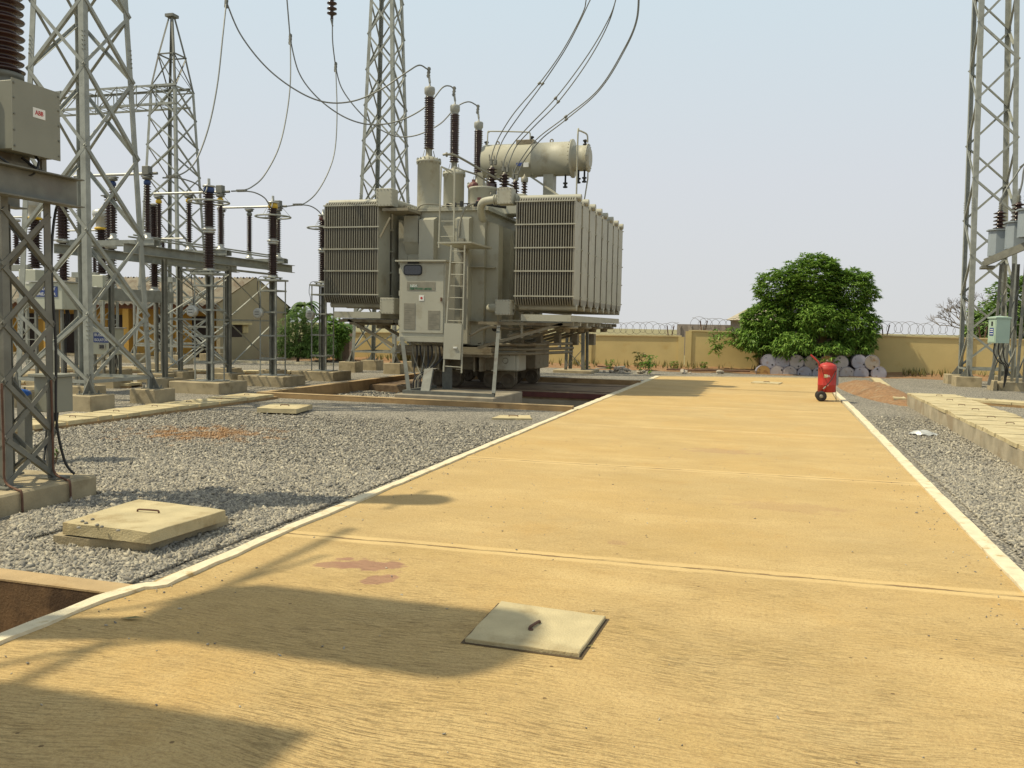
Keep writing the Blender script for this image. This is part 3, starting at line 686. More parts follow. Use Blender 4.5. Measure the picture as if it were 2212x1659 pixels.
# peaked gantry tower further left
zl = [.75]+[.75+1.2*(i+1) for i in range(9)]
def hp2(z): return 1.15-.045*z
r2, pt2 = tower('lattice_tower', (-24.9, 32.1, 0), zl, hp2, 'slim lattice gantry tower with a pointed top above the shed', .12, .06, 'X', .4, .35, rings=(0, 9), bolts=False)
m = MB(); zt = zl[-1]; c0 = V((-24.9, 32.1, 0)); tops = {}
cs4 = [(-1, -1), (1, -1), (1, 1), (-1, 1)]
lv = [(zt, hp2(zt)), (13.0, .40), (14.62, .1)]
for i in range(2):
    (za, ha), (zb, hb) = lv[i], lv[i+1]
    for k in range(4):
        sx, sy = cs4[k]; p = c0+V((sx*ha, sy*ha, za)); q = c0+V((sx*hb, sy*hb, zb)); m.angle(p, q, .08, (-sx, 0, 0), (0, -sy, 0), .012)
        k2 = (k+1) % 4; q2 = c0+V((cs4[k2][0]*hb, cs4[k2][1]*hb, zb)); p2 = c0+V((cs4[k2][0]*ha, cs4[k2][1]*ha, za))
        if i == 0: m.bar(p, q2, .05, .02); m.bar(q, q2, .05, .05); m.bar(p2, q, .05, .02)
for za in (10.9, 11.0): pass
m.box(c0+V((-.2, -.2, 14.6)), c0+V((.2, .2, 14.72))); m.build('peak', STEELD, r2)
# gantry beam running left from it
def truss(name, A, B, w, h, n, label, group=None):
    A, B = V(A), V(B); d = (B-A).normalized(); s = V((d.y, -d.x, 0)); r = empty(name, A.to_tuple(), label, 'gantry beam', group)
    ch = [(-1, -1), (1, -1), (1, 1), (-1, 1)]
    P = lambda k, t: A.lerp(B, t)+s*(ch[k][0]*w/2)+V((0, 0, ch[k][1]*h/2))
    for k in range(4):
        m = MB(); m.angle(P(k, 0), P(k, 1), .09, s*-ch[k][0], (0, 0, -ch[k][1]), .012); m.build('chord', STEEL, r)
    m = MB()
    for f in range(4):
        a, b = f, (f+1) % 4
        for i in range(n):
            t0, t1 = i/n, (i+1)/n
            p, q = (P(a, t0), P(b, t1)) if i % 2 else (P(b, t0), P(a, t1)); m.bar(p, q, .045, .02)
            m.bar(P(a, t1), P(b, t1), .045, .02)
    m.build('lacing', STEEL, r); return r
truss('gantry_beam', (-24.2, 31.9, 11.25), (-46, 31.9, 11.25), .95, .85, 22, 'lattice gantry beam reaching left from the pointed tower')
# middle tower behind the transformer
zl = [.72]+[.72+1.32*(i+1) for i in range(12)]
tower('lattice_tower', (-14.4, 30.9, 0), zl, lambda z: .93-.033*z, 'tall lattice tower rising behind the left radiators of the transformer', .13, .06, 'X', .34, .36, rings=(0, 12))
# right tower, zigzag laced
zl = [.55]+[.55+1.37*(i+1) for i in range(13)]
tower('lattice_tower', (7.62, 35.7, 0), zl, lambda z: .80-.012*z, 'zigzag laced lattice tower near the right edge', .17, .075, 'Z', .42, .32, rings=(0,), lean=-.028)

# ================================================================== STANDS, INSULATORS, SWITCHGEAR ON THE LEFT
# ---- current transformer on its own lattice stand, left foreground
def ct_unit(loc, label):
    x, y = loc
    r = empty('current_transformer', (x, y, 0), label, 'current transformer', 'current transformers beside the road')
    m = MB(); m.box((x-1.2, y-1.75, -.2), (x+.55, y+.62, .17), .02); m.build('plinth', CONC, r)
    hw = .3; cs = [(-1, -1), (1, -1), (1, 1), (-1, 1)]
    zs = [.17, .62, 1.18, 1.74, 2.30, 2.86]
    for sx, sy in cs:
        m = MB(); m.angle((x+sx*hw, y+sy*hw, .17), (x+sx*hw, y+sy*hw, 3.0), .085, (-sx, 0, 0), (0, -sy, 0), .01)
        m.box((x+sx*hw-.1, y+sy*hw-.1, .172), (x+sx*hw+.1, y+sy*hw+.1, .19)); m.build('leg', STEELD, r)
    for f in range(4):
        a, b = cs[f], cs[(f+1) % 4]; nr = V(((a[0]+b[0])/2, (a[1]+b[1])/2, 0)); m = MB()
        for i in range(len(zs)-1):
            pa = lambda k, z: V((x+k[0]*hw, y+k[1]*hw, z))+nr*.006
            m.angle(pa(a, zs[i]), pa(b, zs[i+1]), .05, (0, 0, 1), -nr, .006); m.angle(pa(b, zs[i])+nr*.008, pa(a, zs[i+1])+nr*.008, .05, (0, 0, 1), -nr, .006)
        m.build('bracing', STEELD, r)
    m = MB()
    for sx in (-.42, .33):
        m.box((x+sx, y-.75, 3.0), (x+sx+.06, y+.56, 3.26)); m.box((x+sx-.0, y-.75, 3.262), (x+sx+.16, y+.56, 3.275)); m.box((x+sx, y-.75, 2.985), (x+sx+.16, y+.56, 2.998))
    m.build('platform_beam', STEELD, r)
    m = MB(); m.box((x-.28, y-.34, 3.28), (x+.22, y+.26, 3.36)); m.box((x-.24, y-.3, 3.36), (x+.16, y+.2, 4.05), .01)
    for sy in (-.3, .3):
        m.box((x+.2, y+sy-.03, 3.28), (x+.23, y+sy+.03, 3.5))
    m.build('tank', TANKD, r)
    bx = MB(); bx.box((x+.165, y-.24, 3.44), (x+.40, y+.31, 4.09), .008)
    bo = bx.build('terminal_box', GREYB, r)
    m = MB(); m.box((x+.40, y-.255, 3.425), (x+.412, y+.325, 4.105))
    m.build('lid', GREYB, bo)
    m = MB()
    for yy in (-.235, .305):
        for zz in (3.47, 3.62, 3.77, 3.92, 4.06): m.lathe([(.010, 0), (.010, .008)], (x+.412, y+yy, zz), (1, 0, 0), 6)
    m.build('screws', STEELD, bo)
    m = MB(); m.box((x+.412, y-.015, 3.79), (x+.416, y+.135, 3.885)); m.build('name_plate', WHT, bo)
    text_mb('ABB', (x+.4175, y+.06, 3.838), .062, (0, 1, 0), (0, 0, 1), (1, 0, 0), .003, .10).build('lettering', REDL, bo)
    m = MB(); m.lathe([(.19, 4.05), (.23, 4.05), (.23, 4.09), (.19, 4.11), (.18, 4.17), (.2, 4.18), (.2, 4.22), (.15, 4.24)], (x+.04, y-.02, 0), n=28); m.build('flange', STEELD, r)
    m = MB(); m.lathe(sheds(1.7, 21, .14, .215, 4.22, .205), (x+.04, y-.02, 0), n=36); m.build('insulator', PORC, r)
    m = MB(); m.lathe([(.12, 5.92), (.26, 5.96), (.28, 6.02), (.28, 6.34), (.2, 6.42), (.05, 6.44)], (x+.04, y-.02, 0), n=28)
    m.tube([(x-.06, y-.6, 6.2), (x-.06, y+.5, 6.2)], .03, 8); m.build('head', ALU, r)
    m = MB()
    m.tube(smooth_path([(x+.2, y+.05, 3.42), (x+.26, y+.2, 3.32), (x+.24, y+.42, 3.30), (x+.26, y+.55, 3.2), (x+.27, y+.40, 2.95), (x+.29, y+.31, 2.4), (x+.31, y+.33, 1.5), (x+.31, y+.32, .8), (x+.35, y+.38, .35), (x+.42, y+.44, .2)], 8), .014, 8)
    m.tube(smooth_path([(x+.05, y-.28, 3.5), (x+.3, y-.32, 3.36), (x+.38, y-.05, 3.22), (x+.36, y+.1, 3.38), (x+.2, y+.14, 3.5)], 8), .012, 8)
    m.build('control_cable', BLK, r)
    for sy in (-1, 1):
        m = MB(); a = (x+.32, y+sy*.3-.05); m.tube(smooth_path([(a[0], a[1], 1.2), (a[0]+.01, a[1], .5), (a[0]+.02, a[1], .25), (a[0]+.18, a[1]-.02, .185), (x+.565, a[1]-.03, .165), (x+.575, a[1]-.03, 0), (x+.58, a[1]-.03, -.1)], 5), .012, 6)
        m.build('earth_strap', RUST, r)
    return r
ct_unit((-7.40, 6.95), 'brown current transformer with a lettered grey box on the nearest lattice stand')
# kiosk and post behind it
r = empty('junction_box', (-8.5, 8.9, 0), 'low grey junction box on a post with a blue plug, behind the current transformer stand', 'junction box')
m = MB(); m.box((-9.2, 8.80, -.1), (-9.08, 8.92, .85)); m.build('post', STEELD, r)
m = MB(); m.box((-9.08, 8.95, .62), (-8.74, 9.25, 1.08), .01); m.box((-9.12, 8.9, 1.08), (-8.71, 9.3, 1.11)); m.build('box', GREYB, r)
m = MB(); m.lathe([(.05, 0), (.06, .02), (.06, .16), (.03, .2)], (-9.15, 8.93, .84), (.2, -1, .2), 12); m.build('plug', mat('blue_plastic', (.02, .11, .42), .4), r)
for k in range(4):
    m = MB(); m.tube(smooth_path([(-8.95+k*.05, 9.05, .62), (-8.93+k*.05, 9, .45), (-8.9+k*.03, 8.95, .25), (-8.8+k*.06, 8.8, -.03)], 5), .014, 6); m.build('cable', BLK, r)

# ---- surge arresters with grading rings, on ladder-like stands
def arrester(x, y, label, band):
    r = empty('surge_arrester', (x, y, 0), label, 'surge arrester', 'surge arresters with grading rings')
    m = MB(); m.box((x-.78, y-.62, -.2), (x+.72, y+.62, .26), .015); m.build('plinth', CONC, r)
    m = MB(); hw = .27
    for sx, sy in ((-1, -1), (1, -1), (1, 1), (-1, 1)):
        m.angle((x+sx*hw, y+sy*hw, .26), (x+sx*hw, y+sy*hw, 3.0), .042, (-sx, 0, 0), (0, -sy, 0), .007)
    for zz in (.75, 1.42, 2.1, 2.72): 
        for a, b in (((-1, -1), (1, -1)), ((1, -1), (1, 1)), ((1, 1), (-1, 1)), ((-1, 1), (-1, -1))):
            m.bar((x+a[0]*hw, y+a[1]*hw, zz), (x+b[0]*hw, y+b[1]*hw, zz), .04, .045)
    m.box((x-.36, y-.36, .262), (x+.36, y+.36, .28)); m.build('ladder_frame', STEEL, r)
    m = MB(); m.box((x-.06, y-.02, .28), (x-.045, y+.12, 2.98)); m.box((x-.045, y+.04, .28), (x+.045, y+.055, 2.98)); m.box((x+.045, y-.02, .28), (x+.06, y+.12, 2.98)); m.build('column', STEELD, r)
    m = MB(); m.box((x-.32, y-.32, 3.0), (x+.32, y+.32, 3.05)); m.box((x-.2, y-.2, 3.09), (x+.2, y+.2, 3.12))
    for sx in (-.15, .15):
        for sy in (-.15, .15): m.lathe([(.03, 3.05), (.03, 3.10)], (x+sx, y+sy, 0), n=8)
    m.build('top_plate', STEEL, r)
    m = MB(); m.lathe(sheds(.92, 14, .10, .155, 3.16), (x, y, 0), n=22)
    m.build('insulator', PORCD, r)
    m = MB(); m.lathe(sheds(.88, 14, .10, .155, 4.22), (x, y, 0), n=22); m.build('insulator', PORCD, r)
    m = MB(); m.lathe([(.15, 3.12), (.15, 3.15), (.11, 3.18)], (x, y, 0), n=20); m.lathe([(.11, 4.06), (.15, 4.08), (.15, 4.11), (.11, 4.13), (.17, 4.145), (.17, 4.18), (.11, 4.20), (.11, 4.23)], (x, y, 0), n=20); m.build('flange', ALU, r)
    m = MB(); m.lathe([(.115, 5.10), (.135, 5.11), (.135, 5.22), (.10, 5.24)], (x, y, 0), n=20); m.build('phase_band', band, r)
    m = MB(); m.lathe([(.1, 5.24), (.16, 5.25), (.16, 5.28), (.04, 5.29), (.035, 5.46)], (x, y, 0), n=18)
    m.bar((x+.03, y-.05, 4.86), (x+.03, y-.05, 5.45), .05, .02); m.build('terminal', ALU, r)
    m = MB(); m.torus((x, y, 4.86), .50, .024)
    for k in range(3):
        t = k*2.094+.5; m.tube([(x+.15*math.cos(t), y+.15*math.sin(t), 5.26), (x+.5*math.cos(t), y+.5*math.sin(t), 4.87)], .006, 5)
    m.bar((x-.5, y, 4.85), (x+.5, y, 4.85), .05, .015); m.build('grading_ring', STEEL, r)
    m = MB(); m.lathe([(.13, 0), (.15, .02), (.15, .12), (.12, .14)], (x-hw+.02, y-hw-.02, 2.06), (0, -1, 0), 20); m.lathe([(.09, .14), (.09, .15)], (x-hw+.02, y-hw-.02, 2.06), (0, -1, 0), 20)
    cc = m.build('surge_counter', ALU, r)
    m = MB(); m.box((x-hw-.05, y-hw-.176, 2.02), (x-hw+.08, y-hw-.171, 2.035)); m.box((x-hw-.05, y-hw-.176, 2.09), (x-hw+.08, y-hw-.171, 2.105)); m.build('dial_marks', BLK, cc)
    m = MB(); m.tube(smooth_path([(x-.1, y-.15, 3.14), (x-.3, y-.25, 3.1), (x-.36, y-.25, 2.8), (x-.28, y-.3, 2.6), (x-.26, y-.3, 2.2)], 6), .01, 6); m.build('earth_lead', BLK, r)
    return r
a0 = arrester(-14.0, 19.45, 'surge arrester with a blue band and grading ring, nearest the lattice tower', BLUER)
arrester(-14.0, 22.45, 'middle surge arrester of the row, with a yellow band under its grading ring', YELR)
arrester(-14.0, 25.4, 'surge arrester half hidden behind the left radiator bank', REDV)

# ---- disconnector: three poles on one steel frame
def post_ins(m, x, y, z0, h, n, rc=.055, rs=.095): m.lathe(sheds(h, n, rc, rs, z0), (x, y, 0), n=14)
fr = empty('support_frame', (-16.05, 21.4, 0), 'steel frame of channels and braced legs carrying the three disconnector poles', 'support frame')
for xx in (-15.02, -17.1):
    m = MB()
    m.box((xx-.06, 17.6, 3.42), (xx-.045, 25.3, 3.66)); m.box((xx-.045, 17.6, 3.42), (xx+.06, 25.3, 3.435)); m.box((xx-.045, 17.6, 3.645), (xx+.06, 25.3, 3.66)); m.build('channel_beam', STEEL, fr)
for yy in (18.4, 21.4, 24.4):
    m = MB(); m.box((-17.4, yy-.12, 3.662), (-14.75, yy-.105, 3.80)); m.box((-17.4, yy+.105, 3.662), (-14.75, yy+.12, 3.80)); m.box((-15.25, yy-.14, 3.8), (-14.8, yy+.14, 3.82)); m.box((-17.3, yy-.14, 3.8), (-16.9, yy+.14, 3.82)); m.build('cross_channel', STEEL, fr)
legs = [(-15.4, 22.33), (-15.4, 24.7), (-17.1, 22.33), (-17.1, 24.7), (-15.4, 19.48), (-17.1, 19.48)]
for (xx, yy) in legs:
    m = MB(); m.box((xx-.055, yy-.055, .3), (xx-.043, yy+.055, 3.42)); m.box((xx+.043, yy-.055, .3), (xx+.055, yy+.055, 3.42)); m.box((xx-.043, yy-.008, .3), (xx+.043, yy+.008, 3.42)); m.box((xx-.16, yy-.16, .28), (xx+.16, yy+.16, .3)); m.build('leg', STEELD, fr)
    m = MB(); m.box((xx-.33, yy-.33, -.2), (xx+.33, yy+.33, .28), .012); m.build('footing', CONC, fr)
m = MB()
for (a, b) in ((0, 1), (4, 0), (2, 3), (0, 2)):
    A, B = legs[a], legs[b]; ox = .03
    m.bar((A[0]+ox, A[1], 1.95), (B[0]+ox, B[1], 3.2), .05, .012); m.bar((B[0]-ox, B[1], 1.95), (A[0]-ox, A[1], 3.2), .05, .012)
    m.bar((A[0], A[1], 1.85), (B[0], B[1], 1.85), .06, .05); m.bar((A[0]+ox, A[1], .5), (B[0]+ox, B[1], 1.8), .05, .012); m.bar((B[0]-ox, B[1], .5), (A[0]-ox, A[1], 1.8), .05, .012)
    m.bar((A[0], A[1], 3.33), (B[0], B[1], 3.33), .06, .06)
m.build('bracing', STEEL, fr)
def pole(y, band, label):
    r = empty('disconnector_pole', (-16.05, y, 3.8), label, 'disconnector', 'disconnector poles on the steel frame')
    for xx in (-15.03, -16.07, -17.09):
        m = MB(); post_ins(m, xx, y, 3.98, 1.18, 19); io = m.build('post_insulator', PORCD, r)
        m = MB(); m.lathe([(.13, 3.822), (.13, 3.85), (.08, 3.87), (.07, 3.98)], (xx, y, 0), n=14); m.build('base_flange', ALU, io)
        m = MB(); m.lathe([(.06, 5.16), (.085, 5.18), (.085, 5.25), (.05, 5.28)], (xx, y, 0), n=14); m.build('phase_band', band, io)
        m = MB(); m.lathe([(.05, 5.28), (.12, 5.31), (.12, 5.35), (.05, 5.36)], (xx, y, 0), n=14)
        m.box((xx-.14, y-.06, 5.36), (xx+.14, y+.06, 5.39))
        if xx > -15.5: m.box((xx-.1, y-.08, 5.40), (xx+.1, y+.08, 5.62), .01); m.tube([(xx+.1, y, 5.44), (xx+.3, y, 5.44)], .035, 8)
        m.build('terminal', STEELD, io)
    m = MB(); m.tube([(-17.25, y, 5.44), (-15.1, y, 5.44)], .035, 12); m.build('contact_tube', ALU, r)
    return r
pole(18.4, BLUER, 'disconnector pole nearest the camera, its tube partly behind the big tower')
pole(21.4, YELR, 'middle disconnector pole with yellow bands on its insulators')
pole(24.4, STEELD, 'far disconnector pole, its tube ending over the yellow banded arrester')
m = MB()
for (xx, dz) in ((-15.2, 3.9), (-15.35, 3.86)): m.tube([(xx, 18.1, dz), (xx, 24.7, dz)], .022, 8)
m.build('linkage_rods', STEEL, fr)
# ---- three-pole circuit breaker
cb = empty('circuit_breaker', (-17.5, 20.0, 0), 'circuit breaker with three tall brown poles on a long grey channel behind the big tower', 'circuit breaker')
m = MB(); m.box((-17.62, 17.3, 2.32), (-17.60, 22.4, 2.66)); m.box((-17.6, 17.3, 2.32), (-17.4, 22.4, 2.34)); m.box((-17.4, 17.3, 2.32), (-17.38, 22.4, 2.66)); m.box((-17.6, 17.3, 2.64), (-17.4, 22.4, 2.66)); m.build('channel', STEEL, cb)
for y in (18.25, 19.95, 21.7):
    m = MB(); m.lathe(sheds(.95, 14, .085, .15, 2.78), (-17.5, y, 0), n=18); pp = m.build('pole', PORC, cb)
    m = MB(); m.lathe([(.15, 2.66), (.15, 2.7), (.1, 2.72), (.1, 2.78)], (-17.5, y, 0), n=16); m.lathe([(.1, 3.73), (.15, 3.75), (.15, 3.82), (.1, 3.85)], (-17.5, y, 0), n=16); m.box((-17.6, y-.3, 3.77), (-17.4, y+.05, 3.80)); m.build('flange', ALU, pp)
    m = MB(); m.lathe(sheds(1.25, 17, .11, .17, 3.85), (-17.5, y, 0), n=18); m.build('interrupter', PORC, cb)
    m = MB(); m.lathe([(.1, 5.1), (.17, 5.12), (.17, 5.16), (.12, 5.2), (.05, 5.21)], (-17.5, y, 0), n=16); m.box((-17.56, y-.3, 5.13), (-17.44, y, 5.16)); m.build('cap', STEELD, cb)
for y in (17.9, 21.9):
    m = MB()
    for dx in (-.1, .1):
        m.box((-17.5+dx-.03, y-.05, .25), (-17.5+dx+.03, y+.05, 2.32))
    m.box((-17.7, y-.2, .23), (-17.3, y+.2, .25)); m.build('leg', STEELD, cb)
    m = MB(); m.box((-17.95, y-.45, -.2), (-17.05, y+.45, .23), .012); m.build('footing', CONC, cb)
def kiosk(parent, p, w, d, h, legz, lines, legs=True, name='control_cubicle', label=None, win=False):
    x, y, z = p
    r = parent or empty(name, (x, y, 0), label, 'cubicle')
    m = MB(); m.box((x-w/2, y, z), (x+w/2, y+d, z+h), .015); b = m.build('cabinet', CREAM, r)
    m = MB(); m.box((x-w/2-.05, y-.05, z+h), (x+w/2+.05, y+d+.05, z+h+.03)); m.build('roof_sheet', ALU, b)
    m = MB(); m.box((x-w*.36, y-.012, z+h*.46), (x+w*.36, y-.001, z+h*.84)); m.build('sign_plate', BLUE, b)
    for i, tx in enumerate(lines): text_mb(tx, (x, y-.014, z+h*(.745-.19*i)), h*.15, (1, 0, 0), (0, 0, 1), (0, -1, 0), .003, w*.62).build('lettering', WHT, b)
    if win:
        m = MB(); m.box((x-w*.1, y-.03, z+h*.2), (x+w*.22, y-.001, z+h*.40)); m.build('window_frame', TANK, b)
        m = MB(); m.box((x-w*.05, y-.034, z+h*.23), (x+w*.17, y-.0305, z+h*.37)); m.build('window', GLASS, b)
    if legs:
        for sx in (-.4, .4):
            m = MB(); m.box((x+sx*w-.03, y+.05, .1), (x+sx*w+.03, y+.11, z)); m.box((x+sx*w-.03, y+d-.11, .1), (x+sx*w+.03, y+d-.05, z)); m.build('leg', STEELD, r)
    m = MB()
    for k in range(3): m.tube(smooth_path([(x+w*.3+k*.04, y+d*.5, z), (x+w*.32+k*.05, y+d*.5, z-.25), (x+w*.2+k*.05, y+d*.5, max(z-.7, .1)), (x+w*.22+k*.04, y+d*.5, .05)], 5), .016, 6)
    m.build('cable', BLK, r)
    m = MB(); m.box((x-w*.7, y-.1, -.2), (x+w*.7, y+d+.2, .12), .012); m.build('plinth', CONC, r)
    return r
p1 = at(100, 668, Y=17.2); p2 = at(219, 766, Y=20.5)
kiosk(None, (p1.x, 17.2, p1.z), .98, .6, .66, 0, ('CIRCUIT', 'BREAKER'), label='pale cubicle with a blue breaker sign, up on legs between the tower legs')
kiosk(None, (p2.x, 20.5, p2.z), .72, .5, .75, 0, ('BUSBAR', 'ISOLATOR'), label='small pale cubicle with a blue isolator sign and a little window', win=True)
# ---- oil instrument transformers further back
def ivt(x, y, label, band):
    r = empty('voltage_transformer', (x, y, 0), label, 'voltage transformer', 'drum topped instrument transformers')
    m = MB(); m.box((x-.3, y-.3, 2.35), (x+.3, y+.3, 3.15), .015); tb = m.build('tank', CREAM, r)
    m = MB(); m.box((x-.05, y-.312, 2.75), (x+.08, y-.301, 2.8)); m.build('name_plate', WHT, tb)
    m = MB(); m.lathe(sheds(1.35, 18, .11, .19, 3.2), (x, y, 0), n=18); m.build('insulator', PORCD, r)
    m = MB(); m.lathe([(.16, 4.55), (.2, 4.56), (.2, 4.62), (.16, 4.63)], (x, y, 0), n=18); m.build('phase_band', band, r)
    m = MB(); m.lathe([(.16, 4.63), (.17, 4.9), (.24, 4.92), (.24, 4.96), (.26, 5.0), (.26, 5.12), (.1, 5.2), (0, 5.21)], (x, y, 0), n=20); m.tube([(x-.4, y, 4.82), (x+.4, y, 4.82)], .03, 8); m.build('head', ALU, r)
    m = MB()
    for sx in (-1, 1):
        for sy in (-1, 1): m.box((x+sx*.3-.03, y+sy*.3-.03, .25), (x+sx*.3+.03, y+sy*.3+.03, 2.35))
    for zz in (.6, 1.2, 1.8):
        for sy in (-1, 1): m.bar((x-.3, y+sy*.3, zz), (x+.3, y+sy*.3, zz+.5), .04, .012); m.bar((x-.3, y+sy*.3, zz), (x+.3, y+sy*.3, zz), .04, .02)
    m.build('stand', STEEL, r)
    m = MB(); m.box((x-.6, y-.6, -.2), (x+.6, y+.6, .25), .012); m.build('footing', CONC, r)
    return r
ivt(-20.0, 19.85, 'drum topped voltage transformer seen through the near stand at the far left', YELR)
ivt(-20.0, 22.4, 'drum topped voltage transformer seen between the two front legs of the big tower', YELR)
ivt(-20.6, 17.0, 'voltage transformer at the very left behind the stand leg', BLUER)
# a second disconnector row far left (only posts show)
for i, (px, y) in enumerate(((37, 21.0), (185, 24.5), (352, 27.4), (205, 29))):
    p = at(px, 600, Y=y); r = empty('post_insulator_stand', (p.x, y, 0), ['thin dark post insulator beyond the stand at the far left', 'post insulator on a braced stand left of the big tower leg', 'post insulator on a braced stand between big tower and pointed tower', 'farthest post insulator on a stand in front of the shed roof'][i], 'post insulator', 'post insulators of the far row')
    m = MB(); post_ins(m, p.x, y, 3.4, 1.25, 18, .06, .11); m.build('insulator', PORCD, r)
    m = MB(); m.lathe([(.05, 4.65), (.13, 4.68), (.13, 4.74), (.04, 4.75)], (p.x, y, 0), n=12); m.tube([(p.x-.9, y, 4.8), (p.x+.9, y, 4.8)], .03, 8); m.build('terminal', ALU, r)
    m = MB(); m.box((p.x-.5, y-.1, 3.2), (p.x+.5, y+.1, 3.38))
    for sx in (-.35, .35): m.box((p.x+sx-.04, y-.04, .2), (p.x+sx+.04, y+.04, 3.2))
    for zz in (.4, 1.3, 2.2): m.bar((p.x-.35, y, zz), (p.x+.35, y, zz+.9), .04, .012); m.bar((p.x+.35, y-.02, zz), (p.x-.35, y-.02, zz+.9), .04, .012)
    m.build('stand', STEEL, r)
    m = MB(); m.box((p.x-.6, y-.3, -.2), (p.x+.6, y+.3, .2), .012); m.build('footing', CONC, r)
# low earth switch frames behind the big tower
r = empty('pipe_frame', (-19.0, 25.6, 0), 'low galvanised pipe frame in front of the shed doors', 'frame')
m = MB()
for (a, b) in (((-21.5, 25.6, 1.6), (-17.6, 25.6, 1.6)), ((-21.5, 25.6, 0), (-21.5, 25.6, 2.6)), ((-19.6, 25.6, 0), (-19.6, 25.6, 2.6)), ((-17.6, 25.6, 0), (-17.6, 25.6, 2.6)), ((-21.5, 25.6, 2.6), (-17.6, 25.6, 2.6)), ((-21.5, 25.6, .2), (-19.6, 25.6, 1.6)), ((-19.6, 25.6, .2), (-21.5, 25.6, 1.6)), ((-19.6, 25.6, .2), (-17.6, 25.6, 1.6)), ((-17.6, 25.6, .2), (-19.6, 25.6, 1.6)), ((-21.5, 25.6, .9), (-17.6, 25.6, .9))): m.bar(a, b, .06, .06)
m.build('frame', STEEL, r)
m = MB()
for x in (-21.5, -19.6, -17.6): m.box((x-.3, 25.3, -.2), (x+.3, 25.9, .15), .01)
m.build('footing', CONC, r)

# ================================================================== THE POWER TRANSFORMER
XF = empty('power_transformer', (-9.1, 27.0, 0), 'large beige power transformer on wheels with two radiator banks, standing in the pit', 'transformer')
TX0, TX1, TY0, TY1, TZ0, TZ1 = -10.45, -8.05, 24.05, 30.0, 1.25, 5.14
m = MB(); m.box((TX0, TY0, TZ0), (TX1, TY1, TZ1))
tank = m.build('tank', TANK, XF)
def rib(mb, x0, x1, y, d, z0, z1, face='y'):
    """box stiffener with a sloping top"""
    if face == 'y': vs = [(x0, y, z0), (x1, y, z0), (x1, y-d, z0), (x0, y-d, z0), (x0, y, z1+.12), (x1, y, z1+.12), (x1, y-d, z1), (x0, y-d, z1)]
    else: vs = [(y, x0, z0), (y, x1, z0), (y+d, x1, z0), (y+d, x0, z0), (y, x0, z1+.12), (y, x1, z1+.12), (y+d, x1, z1), (y+d, x0, z1)]
    mb.add(vs, [(0, 1, 2, 3), (4, 7, 6, 5), (0, 4, 5, 1), (1, 5, 6, 2), (2, 6, 7, 3), (3, 7, 4, 0)])
for x0, x1 in ((-9.96, -9.5), (-8.86, -8.42)):
    m = MB(); rib(m, x0, x1, TY0-.002, .34, TZ0+.05, 4.86); m.build('stiffener', TANK, tank)
for y0 in (24.25, 25.4, 26.6, 27.8, 29.0):
    m = MB(); rib(m, y0, y0+.42, TX1+.002, .36, TZ0+.05, 4.74, 'x'); m.build('stiffener', TANK, tank)
m = MB(); m.box((-8.40, TY0-.25, 3.5), (-7.98, TY0-.003, 3.515)); m.box((-8.40, TY0-.25, 1.95), (-7.98, TY0-.003, 1.965)); m.box((TX1+.003, TY0+.02, 3.5), (TX1+.3, TY0+.2, 3.515)); m.box((TX1+.003, TY0+.02, 1.95), (TX1+.3, TY0+.2, 1.965)); m.build('rib_plate', TANK, tank)
m = MB(); m.box((TX0-.1, TY0-.1, TZ1), (TX1+.12, TY1+.1, TZ1+.05)); m.box((TX0-.1, TY0-.1, TZ1+.055), (TX1+.12, TY1+.1, TZ1+.1))
for i in range(40): m.lathe([(.014, 0), (.014, .05)], (TX0-.05+i*.064, TY0-.07, TZ1+.1), n=6, smooth=False)
m.build('cover', TANK, XF)
m = MB(); m.box((-10.5, 23.85, 4.25), (-10.05, 24.04, 5.0)); m.add([(-10.5, 23.85, 4.25), (-10.05, 23.85, 4.25), (-10.05, 24.04, 3.9), (-10.5, 24.04, 3.9)], [(0, 1, 2, 3)]); m.box((-10.75, 24.05, 3.6), (-10.46, 24.9, 4.9)); m.build('tap_changer_pocket', TANK, tank)
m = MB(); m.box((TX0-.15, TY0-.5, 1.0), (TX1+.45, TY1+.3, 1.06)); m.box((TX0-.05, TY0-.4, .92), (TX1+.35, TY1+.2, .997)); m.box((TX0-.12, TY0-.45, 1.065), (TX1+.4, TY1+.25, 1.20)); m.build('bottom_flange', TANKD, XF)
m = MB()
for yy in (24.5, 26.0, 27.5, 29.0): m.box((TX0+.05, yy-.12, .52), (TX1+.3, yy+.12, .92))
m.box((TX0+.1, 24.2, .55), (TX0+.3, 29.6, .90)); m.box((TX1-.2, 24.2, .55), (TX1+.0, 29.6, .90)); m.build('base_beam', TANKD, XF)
# jacking pads
m = MB()
for x in (-9.3, -8.2):
    m = MB(); m.box((x-.05, 23.8, .5), (x-.01, 24.3, 1.0)); m.box((x+.12, 23.8, .5), (x+.16, 24.3, 1.0)); m.box((x-.08, 23.75, .96), (x+.2, 24.3, 1.0))
    m.build('jacking_pad', TANKD, XF)
